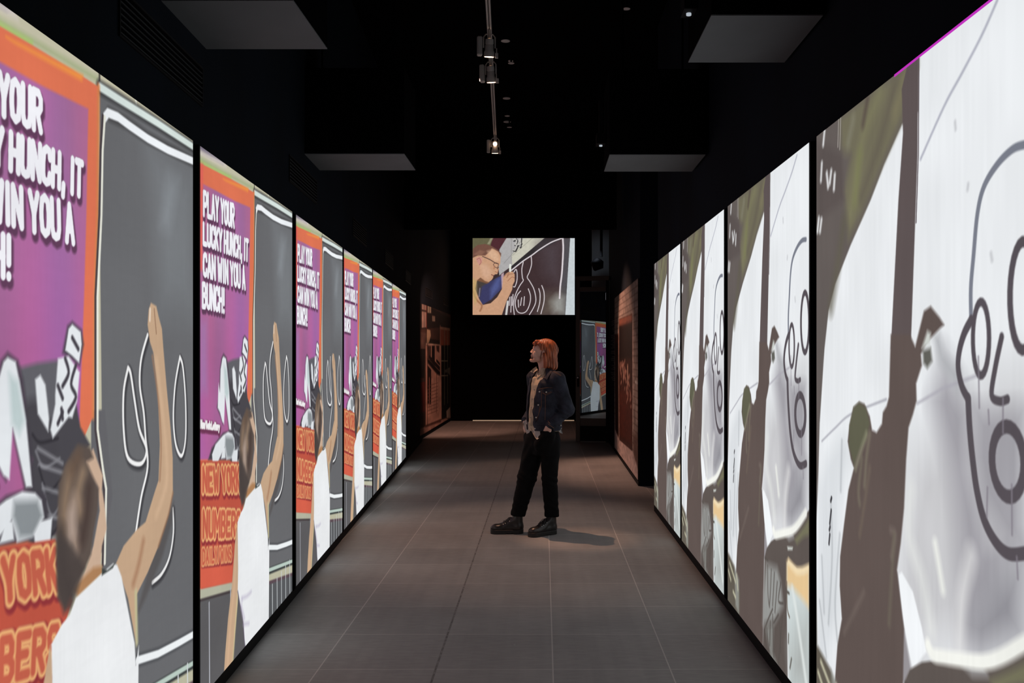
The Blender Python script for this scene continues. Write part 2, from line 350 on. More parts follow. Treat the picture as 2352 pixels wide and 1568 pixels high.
    p.stroke([(0.667,0.168),(0.780,0.150),(0.910,0.137),(1.024,0.127)], .030, (240, 244, 246), .008)
    # plain chalk loops standing in for the drawing on the board
    ck = (240, 240, 240); cks = []
    cks.append([(0.622,0.604),(0.601,0.569),(0.601,0.516),(0.622,0.473),(0.687,0.459),(0.715,0.478),(0.678,0.511),(0.654,0.555),(0.635,0.594)])
    cks.append([q for q in [(0.721,0.653),(0.687,0.616),(0.680,0.577),(0.700,0.536),(0.710,0.496),(0.721,0.451),(0.687,0.408),(0.660,0.359)] if q[1] < .33+.36*arm])
    cks.append([(0.912,0.619),(0.881,0.572),(0.870,0.517),(0.886,0.472),(0.923,0.451),(0.949,0.479),(0.949,0.543),(0.932,0.600)])
    cks.append([(0.867,0.368),(0.870,0.328),(0.846,0.292),(0.800,0.273),(0.747,0.269)])
    for c in cks:
        cl = c+[c[0]] if c is cks[0] or c is cks[2] else c
        p.stroke([(u+.004, v-.003) for u, v in cl], .036, (62, 62, 66), .016, True)
    for c in cks:
        cl = c+[c[0]] if c is cks[0] or c is cks[2] else c
        p.stroke(cl, .017, ck, .007, True)
    # the person drawing, seen from behind
    sk = (198, 166, 136)
    p.fill(A([(0.781,0.341),(0.873,0.378),(0.859,0.344),(0.807,0.302),(0.710,0.251),(0.654,0.230)]), (84, 80, 80), .03, al=.7)
    p.fill([(0.428,0.490),(0.470,0.498),(0.495,0.472),(0.509,0.459),(0.505,0.441),(0.516,0.419),(0.525,0.385),(0.505,0.364),(0.496,0.327),(0.411,0.315),(0.388,0.331),(0.436,0.341),(0.470,0.370),(0.496,0.413),(0.487,0.446),(0.453,0.465)], (204, 174, 150), .012)
    p.fill([(0.388,0.328),(0.411,0.332),(0.470,0.341),(0.505,0.337),(0.510,0.326),(0.411,0.315)], (176,130,90), .02)
    p.fill([(0.411,0.508),(0.457,0.502),(0.470,0.486),(0.444,0.483),(0.470,0.460),(0.492,0.443),(0.487,0.414),(0.470,0.387),(0.461,0.360),(0.436,0.344),(0.396,0.329),(0.365,0.308),(0.339,0.327),(0.335,0.381),(0.339,0.434),(0.342,0.465),(0.365,0.487)], (92, 80, 74), .02)
    for k, (a, c) in enumerate((([(0.380,0.472),(0.365,0.441),(0.361,0.409)], (146,122,100)), ([(0.428,0.470),(0.411,0.446),(0.420,0.423)], (150,126,104)), ([(0.396,0.437),(0.388,0.411),(0.403,0.381)], (166,144,128)), ([(0.388,0.422),(0.388,0.400)], (176,156,144)), ([(0.453,0.447),(0.444,0.414),(0.428,0.385)], (70,56,52)), ([(0.350,0.405),(0.357,0.361),(0.380,0.329)], (64,56,54)), ([(0.411,0.491),(0.388,0.477)], (104,84,70)))):
        p.stroke(a, .055, c, .05, True, .75)
    p.fill([(0.339,0.407),(0.388,0.383),(0.436,0.347),(0.388,0.303),(0.359,0.304),(0.337,0.341)], (72, 64, 62), .03, al=.8)
    p.fill(A([(0.566,0.330),(0.601,0.349),(0.665,0.363),(0.710,0.368),(0.757,0.406),(0.781,0.424),(0.789,0.480),(0.781,0.539),(0.769,0.585),(0.752,0.626),(0.733,0.643)]+[(0.721,0.669),(0.727,0.692),(0.739,0.703),(0.769,0.699),(0.781,0.684),(0.801,0.664)]+[(0.809,0.634),(0.830,0.566),(0.852,0.504),(0.866,0.452),(0.867,0.394),(0.839,0.361),(0.781,0.320),(0.721,0.289),(0.665,0.267),(0.660,0.196),(0.622,0.269)]), sk, .010)
    p.stroke(A([(0.769,0.613),(0.801,0.539),(0.825,0.470),(0.826,0.413),(0.769,0.370)]), .03, (218, 184, 152), .03, True, .6)
    p.stroke(A([(0.747,0.620),(0.781,0.550),(0.796,0.479),(0.789,0.424)]), .015, (160, 122, 96), .015, True, .8)
    p.stroke(A([(0.698,0.340),(0.676,0.311),(0.648,0.286)]), .03, (164, 120, 92), .03, True, .7)
    p.stroke(A([(0.867,0.394),(0.839,0.361),(0.781,0.320)]), .016, (150,112,86), .015, True, .7)
    p.stroke(A([(0.735,0.693),(0.733,0.676)]), .014, (232, 214, 196), .008)
    p.stroke(A([(0.757,0.694),(0.762,0.677),(0.769,0.656)]), .008, (150,116,92), .006)
    p.stroke([(0.660,0.271),(0.665,0.195)], .022, (196, 190, 150), .02)
    p.fill([(0.314,0.276),(0.322,0.252),(0.322,0.146),(0.320,0.109),(0.265,-0.014),(0.188,-0.017),(0.203,0.034),(0.229,0.096),(0.265,0.156),(0.292,0.233)], sk, .010)
    p.stroke([(0.303,0.231),(0.287,0.152),(0.255,0.090),(0.226,0.006)], .03, (216, 178, 146), .03, True, .7)
    p.stroke([(0.322,0.132),(0.298,0.069),(0.270,-0.010)], .022, (210, 196, 150), .02, True, .8)
    shirt = [(0.505,0.327),(0.552,0.332),(0.571,0.327),(0.591,0.307),(0.622,0.253),(0.654,0.197),(0.660,0.163)]+[(0.675,0.188),(0.667,-0.011),(0.406,-0.014),(0.388,0.017),(0.377,0.051),(0.342,0.102),(0.320,0.134),(0.325,0.178),(0.318,0.276),(0.354,0.292)]+[(0.380,0.297),(0.403,0.314)]
    p.fill(shirt, (236, 238, 240), .010)
    for a in ([(0.460,0.104),(0.412,0.104),(0.359,0.110)], [(0.436,0.040),(0.377,0.051)], [(0.359,0.091),(0.388,0.061)], [(0.365,0.106),(0.354,0.092)]):
        p.stroke(a, .018, (190, 184, 204), .025, True, .7)
    p.stroke([(0.320,0.132),(0.342,0.102),(0.372,0.062),(0.386,0.018),(0.395,-0.011)], .012, (110,98,120), .01, True, .8)
    p.fill([(0.505,0.334),(0.528,0.327),(0.562,0.331),(0.552,0.326),(0.505,0.324)], (60, 66, 64), .01)
    p.noise(.012, 90, 12, 3); p.noise(.012, 14, 60, 5); p.noise(.05, 4, 4, 8)
    return p

def picture_right():
    p = Pic(520, 1040, 1.755, 2.47, (232, 235, 238))
    br = (92, 82, 82); ol = (112, 108, 88); da = (98, 91, 88)
    # shaded upper left corner with blurred foliage, and the post
    p.fill([(-.01,1.01)]+[(0.607,1.007),(0.607,0.931),(0.531,0.927),(0.442,0.887),(0.369,0.847),(0.248,0.792),(0.142,0.737),(0.093,0.695),(0.063,0.633)]+[(0.056,0.612),(0.025,0.505),(0.011,0.390)]+[(-.01,.3)], da, .012)
    p.fill([(0.174,1.001),(0.603,1.002),(0.603,0.988),(0.531,0.933),(0.442,0.894),(0.317,0.833),(0.233,0.801),(0.204,0.880),(0.248,0.929),(0.189,0.945)], ol, .06)
    for a, c, w in (([(0.419,0.991),(0.317,0.939),(0.248,0.840)], (126,124,94), .06), ([(0.499,0.987),(0.419,0.922),(0.317,0.859)], (98,92,80), .05), ([(0.563,0.988),(0.499,0.951)], (124,118,92), .05), ([(0.350,0.995),(0.324,0.964)], (84,72,68), .03), ([(0.304,0.921),(0.276,0.858)], (120,122,84), .05), ([(0.204,0.831),(0.158,0.764),(0.110,0.702)], (96,92,78), .06), ([(0.262,0.982),(0.233,0.952)], (130,128,110), .04)):
        p.stroke(a, w, c, w*1.2, True, .75)
    p.fill([(0.003,0.990),(0.189,0.942),(0.204,0.866),(0.003,0.852)], (90,82,80), .05)
    for a in ([(0.063,0.999),(0.053,0.978)], [(0.042,0.947),(0.035,0.920)], [(0.080,0.925),(0.090,0.902)], [(0.018,0.856),(0.007,0.836)], [(0.039,0.852),(0.028,0.834)], [(0.113,0.924),(0.103,0.907)], [(0.139,0.914),(0.133,0.893)]):
        p.stroke(a, .024, (236, 238, 240), .02, al=.9)
    for a in ([(0.167,1.002),(0.161,0.957)], [(0.181,1.001),(0.174,0.951)]): p.stroke(a, .008, (170,165,158), .008)
    p.fill([(0.607,1.005),(0.603,0.875),(0.593,0.792),(0.573,0.631),(0.477,0.631),(0.515,0.829),(0.537,0.915),(0.531,0.974),(0.563,1.006)], br, .008)
    p.stroke([(0.610,1.005),(0.607,0.875),(0.597,0.791)], .006, (60,44,50), .004)
    # far wall shades
    p.fill([(0.174,0.488),(0.233,0.489),(0.233,0.461),(0.174,0.385),(0.174,0.229),(0.077,0.100),(0.011,0.084),(0.018,0.390),(0.077,0.449)], (214, 218, 222), .10, al=.8)
    for a in ([(0.110,0.385),(0.120,0.292),(0.093,0.177)], [(0.174,0.336),(0.142,0.223),(0.158,0.162)], [(0.042,0.280),(0.060,0.189)], [(0.025,0.201),(0.077,0.118)], [(0.189,0.486),(0.181,0.407)]):
        p.stroke(a, .016, (176, 180, 184), .02, True, .8)
    for k, a in enumerate(([(0.116,0.388),(0.110,0.382)], [(0.113,0.367),(0.103,0.344)], [(0.105,0.339),(0.100,0.333)], [(0.103,0.326),(0.097,0.310)])):
        p.stroke(a, .017, (62, 62, 66), .006)
    p.stroke([(0.042,0.476),(0.142,0.504),(0.248,0.531),(0.454,0.561)], .009, (160,160,170), .01, True, .8)
    # right-hand sheet: folds
    p.fill([(0.583,0.489),(0.777,0.570),(0.968,0.599),(0.968,0.400),(0.777,0.292),(0.531,0.208),(0.512,0.334),(0.542,0.415)], (198, 198, 201), .25, al=.95)
    p.fill([(0.712,0.620),(0.808,0.563),(0.808,0.497),(0.865,0.430),(0.918,0.419),(0.892,0.364),(0.777,0.292),(0.761,0.416),(0.729,0.490),(0.659,0.566)], (158, 156, 163), .16, al=.9)
    p.fill([(0.822,0.564),(0.968,0.570),(0.968,0.431),(0.918,0.426),(0.851,0.462),(0.822,0.508)], (150, 148, 155), .10, al=.8)
    p.fill([(0.886,0.391),(0.968,0.422),(0.968,0.339),(0.837,0.296),(0.792,0.321)], (140, 139, 146), .16, al=.9)
    p.stroke([(0.808,0.398),(0.777,0.343),(0.769,0.280)], .05, (226,226,226), .07, True, .8)
    p.stroke([(0.677,0.394),(0.695,0.364),(0.707,0.343)], .03, (236,238,232), .03, True, .9)
    p.stroke([(0.573,0.448),(0.563,0.389),(0.622,0.341),(0.659,0.288)], .05, (226,228,226), .07, True, .8)
    p.fill([(0.512,0.328),(0.531,0.335),(0.583,0.318),(0.622,0.280),(0.641,0.254),(0.583,0.219),(0.558,0.243),(0.526,0.284)], (240, 243, 246), .012)
    p.fill([(0.499,0.335),(0.512,0.328),(0.531,0.279),(0.573,0.218),(0.550,0.193),(0.505,0.181)], (150,146,150), .02)
    p.fill([(0.672,0.642),(0.695,0.612),(0.761,0.579),(0.769,0.605),(0.712,0.625),(0.695,0.647),(0.673,0.647)], (176,178,182), .05, al=.9)
    p.stroke([(0.892,0.994),(0.844,0.969),(0.777,0.942),(0.712,0.917),(0.617,0.869)], .012, (176,178,190), .010, True)
    p.stroke([(0.603,0.561),(0.695,0.580),(0.712,0.583),(0.837,0.601)], .009, (170,168,178), .012, True, .8)
    for a in ([(0.753,0.891),(0.755,0.883)], [(0.873,0.730),(0.876,0.723)], [(0.799,0.813),(0.797,0.808)]): p.stroke(a, .014, (200,202,206), .012)
    # plain outlined head shape painted on the sheet
    ln = (84, 78, 84)
    S = lambda P_, w, c=ln: p.stroke(P_, w, c, .007, True)
    S([(0.974,0.830),(0.937,0.831),(0.892,0.822),(0.851,0.804),(0.830,0.777),(0.817,0.732),(0.808,0.696),(0.809,0.661)], .022, (120,124,136))
    S([(0.809,0.661),(0.786,0.647)]+[(0.769,0.628),(0.764,0.608),(0.777,0.587),(0.799,0.573)], .030)
    S([(0.799,0.573),(0.804,0.541),(0.814,0.507),(0.828,0.474),(0.851,0.445),(0.886,0.426),(0.925,0.419),(0.974,0.427)], .034)
    for k_, (cu, cv, ru, rv) in enumerate((([(0.965,0.681)][0]+(.036, .054)), ([(0.841,0.640)][0]+(.026, .040)), ([(0.922,0.513)][0]+(.046, .036)))):
        p.stroke([(cu+ru*math.cos(t), cv+rv*math.sin(t)) for t in np.linspace(0, 6.2832, 28)], (.028, .024, .036)[k_], ln, .007)
    S([(0.905,0.641),(0.886,0.609),(0.875,0.580),(0.899,0.574),(0.922,0.577)], .024)
    for a in ([(0.833,0.620),(0.836,0.565)], [(0.909,0.577),(0.909,0.542)], [(0.865,0.563),(0.867,0.549)], [(0.862,0.480),(0.860,0.449)], [(0.934,0.490),(0.935,0.440)], [(0.948,0.419),(0.951,0.398)]):
        p.stroke(a, .008, (128,122,132), .008, al=.8)
    # near silhouette of the reaching person
    fig = [(0.569,0.649),(0.477,0.650),(0.468,0.565),(0.456,0.552),(0.436,0.542),(0.431,0.526),(0.402,0.512),(0.377,0.514),(0.364,0.533),(0.333,0.550),(0.301,0.552),(0.265,0.542),(0.239,0.513),(0.228,0.488),(0.248,0.462),(0.268,0.450),(0.233,0.413),(0.204,0.357),(0.177,0.301),(0.174,0.254),(0.189,0.204),(0.158,0.155),(0.139,0.090)]+[([(0.139,0.090)][0][0],-.01)]+[([(0.520,-0.014)][0][0],-.01)]+[(0.535,0.162),(0.542,0.262)]+[(0.508,0.334),(0.526,0.372),(0.542,0.421),(0.552,0.486),(0.563,0.528),(0.583,0.546),(0.599,0.564),(0.597,0.586),(0.622,0.609),(0.618,0.623),(0.641,0.637)]+[(0.659,0.643),(0.695,0.654),(0.712,0.658),(0.695,0.667),(0.659,0.682),(0.631,0.677),(0.593,0.633)]
    p.fill(fig, (94, 82, 78), .014)
    p.fill([(0.626,0.628),(0.659,0.631),(0.665,0.615),(0.645,0.606),(0.629,0.612)], (96,96,90), .02)
    p.fill([(0.645,0.652),(0.659,0.649)]+[(0.655,0.636),(0.622,0.631)], (205,210,205), .02)
    p.fill([(0.301,0.551),(0.341,0.545),(0.364,0.523),(0.344,0.499),(0.304,0.480),(0.269,0.454),(0.236,0.482),(0.239,0.513),(0.265,0.542)], (94, 94, 76), .02)
    for a, c in (([(0.344,0.506),(0.304,0.473),(0.279,0.451)], (150,150,124)), ([(0.363,0.507),(0.344,0.470),(0.333,0.430)], (128,122,104)), ([(0.317,0.468),(0.297,0.419),(0.304,0.400)], (120,114,98)), ([(0.363,0.458),(0.333,0.403),(0.304,0.353)], (112,100,88)), ([(0.477,0.383),(0.499,0.380),(0.482,0.348)], (120,108,102)), ([(0.494,0.379),(0.468,0.254)], (110,104,90)), ([(0.330,0.272),(0.248,0.216),(0.204,0.186)], (112,100,94))):
        p.stroke(a, .02, c, .03, True, .7)
    # lower area
    p.fill([(0.568,0.215),(0.622,0.237),(0.677,0.252),(0.777,0.273),(0.851,0.287),(0.918,0.311),(0.971,0.335)]+[(1.002,0.347),(1.002,0.248),(0.946,0.232),(0.892,0.224),(0.848,0.226),(0.802,0.224),(0.796,0.183),(0.792,0.137),(0.802,-0.011)]+[([(0.802,0.005)][0][0],-.01)]+[(0.520,-0.014),(0.530,0.062),(0.542,0.183)]+[(0.542,0.191)], (92, 84, 80), .012)
    p.fill([(1.002,0.332),(0.935,0.303),(0.870,0.276),(0.892,0.271),(0.956,0.293),(1.002,0.303)], (116, 114, 90), .03)
    p.fill([(0.778,0.272),(0.848,0.286),(0.859,0.279),(0.813,0.268)], (170,170,172), .04)
    p.fill([(0.797,0.252),(0.853,0.259),(0.848,0.253),(0.802,0.246)], (200,205,200), .015)
    p.stroke([(0.648,0.264),(0.668,0.257),(0.712,0.264),(0.777,0.276),(0.851,0.291),(0.905,0.309),(0.971,0.338)], .042, (240, 241, 235), .02, True)
    p.fill([(0.563,0.182),(0.691,0.193),(0.729,0.171),(0.754,0.130),(0.665,0.080),(0.520,0.045),(0.530,0.112)], (156, 158, 156), .06, al=.9)
    p.fill([(0.549,0.046),(0.652,0.073),(0.639,0.013),(0.729,-0.013),(0.625,-0.014)]+[([(0.625,-0.014)][0][0],-.01)], (140, 142, 138), .05, al=.8)
    for a in ([(0.581,0.180),(0.584,0.122),(0.601,0.098)], [(0.623,0.179),(0.612,0.127),(0.601,0.101)], [(0.659,0.178),(0.639,0.108)], [(0.691,0.165),(0.665,0.099)], [(0.639,0.101),(0.556,0.048),(0.545,0.021),(0.577,-0.001)], [(0.729,0.171),(0.704,0.130),(0.754,0.134)], [(0.612,0.069),(0.605,0.019)], [(0.639,0.089),(0.652,0.006)], [(0.704,0.102),(0.652,0.075)], [(0.747,0.106),(0.704,0.004)], [(0.570,0.046),(0.598,0.003)], [(0.716,0.088),(0.729,0.033)], [(0.549,0.192),(0.584,0.192)]):
        p.stroke(a, .013, (84, 78, 74), .012, True, .9)
    p.fill([(0.792,0.220),(0.813,0.226),(0.848,0.225),(0.892,0.223),(0.946,0.231),(1.002,0.245),(1.002,0.040)]+[(1.01,-.01),([(0.819,-0.006)][0][0],-.01)]+[(0.792,0.137)], (206, 216, 216), .014)
    p.fill([(0.997,0.160),(0.892,0.113),(0.825,0.055)]+[([(0.848,0.016)][0][0],0),(1,0)], (168, 172, 170), .25, al=.9)
    p.fill([(0.792,0.220),(0.813,0.226),(0.848,0.225),(0.892,0.223),(0.946,0.230),(1.002,0.245),(1.002,0.173),(0.956,0.177),(0.848,0.183),(0.792,0.178)], (232, 200, 150), .05)
    p.stroke([(0.811,0.225),(0.892,0.220),(1.002,0.244)], .03, (244,222,180), .03, True)
    p.stroke([(0.848,0.179),(0.892,0.135),(0.977,0.033)], .03, (226,232,230), .04, True)
    p.stroke([(0.792,0.182),(0.797,0.134),(0.819,0.120)], .014, (110,100,90), .012, True)
    for a in ([(0.811,0.085),(0.809,0.069)], [(0.839,0.045),(0.825,0.024)], [(0.792,0.164),(0.816,0.165)]): p.stroke(a, .014, (90,86,80), .012)
    # bottom left corner: rubble and weeds
    p.fill([(0.004,0.122),(0.113,0.104),(0.169,0.074),(0.205,0.053),(0.196,0.001)]+[([(0.187,0.022)][0][0],-.01),(-.01,-.01),(-.01,.3)], (96, 90, 80), .03)
    p.fill([(0.113,0.104),(0.187,0.083),(0.187,0.005)]+[([(0.178,0.003)][0][0],0)]+[(0.132,0.011)], (150,152,146), .04, al=.8)
    for a in ([(0.035,0.100),(0.074,0.087),(0.132,0.068)], [(0.014,0.077),(0.054,0.060)], [(0.093,0.038),(0.132,0.031)], [(0.150,0.088),(0.169,0.057)]):
        p.stroke(a, .022, (206, 204, 176), .02, True, .85)
    p.noise(.02, 60, 5, 13); p.noise(.04, 6, 6, 14)
    return p

def picture_far():
    p = Pic(300, 226, 2.49, 1.87, (62, 48, 50))
    F_ = lambda P_, c, s=.012, sm=False, al=1.: p.fill(P_, c, s, sm, al)
    S = lambda P_, w, c, s=.010, sm=True, al=1.: p.stroke(P_, w, c, s, sm, al)
    F_([(-0.008,1.005),(0.339,1.005),(0.252,0.846),(0.263,0.701),(-0.008,0.629)], (104,100,74)); F_([(0.198,1.005),(0.339,1.005),(0.252,0.838),(0.176,0.903)], (82,46,52))
    F_([(0.176,1.005),(0.203,1.005),(0.165,0.918),(0.144,0.925)], (150,146,120), .03)
    F_([(0.333,1.005),(0.707,1.005),(0.382,0.636),(0.285,0.542),(0.263,0.513),(0.252,0.614),(0.263,0.853)], (178,176,176))
    F_([(0.501,1.005),(0.707,1.005),(0.388,0.643),(0.382,0.788)], (206,204,188), .03)
    S([(0.480,0.932),(0.306,0.672)], .01, (140,138,138), .01, False); S([(0.382,0.997),(0.377,0.658)], .01, (150,148,144), .01, False)
    S([(0.583,0.997),(0.388,0.773)], .01, (160,158,146), .01, False)
    text(p, '34', [(0.393,0.817),(0.474,0.896),(0.480,1.005),(0.398,0.997)], [(.055, (60,58,60), .006, -.008, .012), (.03, (200,198,192), 0, 0, .01)], .35)
    F_([(0.702,0.997),(1.005,0.997),(1.005,-0.007),(0.339,-0.007),(0.382,0.636)], (66,50,52))
    F_([(0.702,0.997),(0.880,0.997),(0.583,0.773),(0.388,0.593),(0.382,0.636)], (50,46,48)); F_([(0.880,0.997),(0.956,0.997),(0.905,-0.007),(0.837,-0.007),(0.880,0.629)], (84,82,86), .03)
    F_([(0.664,0.918),(0.870,0.954),(0.848,0.412),(0.718,0.556)], (84,74,80), .5, al=.8); F_([(0.707,0.267),(0.859,0.282),(0.902,0.123),(0.897,-0.007),(0.664,-0.007)], (104,94,84), .4, al=.9)
    F_([(0.772,0.173),(0.826,0.260),(0.902,0.231),(0.907,0.022),(0.794,0.029)], (158,158,154), .22, al=.9)
    F_([(0.954,1.005),(1.008,1.005),(1.008,-0.014),(0.905,-0.014),(0.929,0.513)], (204,212,216)); S([(0.954,1.005),(0.929,0.513),(0.905,-0.014)], .008, (70,66,70), .008, False)
    w = (226,218,222)
    S([(0.870,0.997),(0.772,0.947),(0.664,0.860),(0.583,0.780),(0.501,0.708),(0.431,0.636),(0.382,0.582)], .030, w); S([(0.883,0.997),(0.887,0.846),(0.875,0.556),(0.859,0.376),(0.852,0.217)], .040, w)
    # plain chalk loops standing in for the drawing
    for a in ([(0.496,0.687),(0.482,0.593),(0.488,0.484),(0.496,0.448),(0.463,0.383),(0.425,0.282),(0.404,0.181),(0.401,0.094),(0.409,0.000)], [(0.574,0.759),(0.577,0.658),(0.555,0.556),(0.535,0.491),(0.561,0.434),(0.599,0.340),(0.618,0.231),(0.615,0.152),(0.588,0.072),(0.555,0.000)],
              [(0.404,0.556),(0.425,0.593),(0.436,0.542),(0.434,0.448),(0.415,0.369),(0.399,0.369)], [(0.648,0.343),(0.661,0.267),(0.656,0.152),(0.634,0.043)], [(0.677,0.383),(0.699,0.296),(0.699,0.173),(0.669,0.014)], [(0.363,0.231),(0.358,0.123)], [(0.379,0.238),(0.374,0.036)], [(0.396,0.267),(0.388,0.123)],
              [(0.469,0.311),(0.436,0.253),(0.417,0.152),(0.436,0.051),(0.480,0.022),(0.528,0.051),(0.561,0.152),(0.566,0.253),(0.545,0.340)], [(0.480,0.224),(0.469,0.123)], [(0.507,0.238),(0.501,0.123)], [(0.447,0.195),(0.450,0.101)]):
        S(a, .020, w, .008)
    S([(0.344,0.173),(0.328,-0.007)], .05, (214,214,212), .02, False)
    F_([(0.285,0.513),(0.285,0.340),(0.176,0.195),(0.095,0.130),(0.041,0.195),(0.035,0.412),(0.138,0.412)], (62,62,100)); F_([(0.230,0.463),(0.279,0.499),(0.263,0.354),(0.176,0.210),(0.176,0.340)], (84,92,144), .1)
    F_([(0.035,0.455),(0.079,0.477),(0.144,0.412),(0.090,0.369),(0.063,0.195),(0.035,0.231)], (74,66,62), .05); S([(0.071,0.347),(0.063,0.238)], .02, (150,140,160), .02)
    F_([(0.279,0.528),(0.306,0.556),(0.306,0.412),(0.285,0.347)], (186,160,170), .02)
    # the drawing person in profile
    sk = (206,160,128)
    F_([(0.000,0.744),(0.046,0.773),(0.138,0.846),(0.187,0.874),(0.220,0.853),(0.263,0.817),(0.274,0.773),(0.271,0.672),(0.255,0.629),(0.258,0.600),(0.249,0.556),(0.241,0.531),(0.220,0.528),(0.203,0.513),(0.201,0.484),(0.187,0.455),(0.155,0.423),(0.122,0.434),(0.076,0.484),(0.041,0.441),(0.025,0.340),(0.063,0.210),(0.100,0.130),(0.176,0.152),(0.241,0.231),(0.285,0.332),(0.295,0.412),(0.298,0.491),(0.328,0.542),(0.360,0.564),(0.393,0.564),(0.412,0.528),(0.412,0.441),(0.393,0.390),(0.388,0.332),(0.360,0.253),(0.333,0.181),(0.285,-0.007),(-0.002,-0.007)], sk, .012)
    F_([(0.000,0.744),(0.003,0.860),(0.046,0.911),(0.122,0.925),(0.187,0.896),(0.241,0.853),(0.279,0.802),(0.277,0.759),(0.252,0.824),(0.214,0.853),(0.187,0.867),(0.171,0.824),(0.122,0.773),(0.090,0.773),(0.057,0.780)], (118,82,70), .02)
    F_([(0.014,0.788),(0.068,0.846),(0.122,0.824),(0.090,0.780),(0.057,0.773)], (140,100,84), .04)
    F_([(0.144,0.831),(0.198,0.853),(0.252,0.788),(0.263,0.701),(0.220,0.701),(0.165,0.759)], (224,184,152), .08, al=.8); F_([(0.068,0.658),(0.138,0.658),(0.187,0.556),(0.149,0.463),(0.100,0.513)], (220,178,150), .1, al=.7)
    F_([(0.030,0.737),(0.063,0.759),(0.095,0.744),(0.090,0.679),(0.068,0.643),(0.046,0.687)], (206,150,138), .02); S([(0.041,0.723),(0.068,0.737),(0.082,0.687),(0.065,0.650)], .012, (160,96,80))
    S([(0.098,0.762),(0.165,0.723),(0.220,0.679),(0.252,0.665)], .018, (70,52,52)); S([(0.203,0.658),(0.225,0.679),(0.252,0.658),(0.241,0.614),(0.214,0.629),(0.203,0.658)], .012, (70,52,52)); S([(0.255,0.621),(0.241,0.600)], .012, (60,44,44))
    S([(0.214,0.636),(0.209,0.600)], .02, (180,120,90), .02); S([(0.249,0.600),(0.247,0.556),(0.220,0.564)], .012, (150,90,70)); S([(0.184,0.524),(0.209,0.509)], .018, (120,66,62))
    F_([(0.079,0.484),(0.122,0.441),(0.165,0.423),(0.138,0.408),(0.095,0.426),(0.041,0.448)], (130,90,66), .03); S([(-0.008,0.340),(0.041,0.195),(0.090,0.123),(0.073,0.051)], .03, (150,100,70), .04)
    for a in ([(0.306,0.499),(0.339,0.542)], [(0.333,0.484),(0.360,0.528),(0.393,0.535)], [(0.344,0.441),(0.382,0.491),(0.409,0.484)], [(0.360,0.556),(0.339,0.513)]): S(a, .014, (160,108,84), .012)
    F_([(-0.002,0.484),(0.041,0.441),(0.041,0.195),(0.025,0.123),(-0.002,0.267)], (196,170,110), .05, al=.7)
    S([(0.369,0.650),(0.367,0.571)], .05, (236,240,230), .012, False)
    p.noise(.05, 30, 30, 21)
    return p

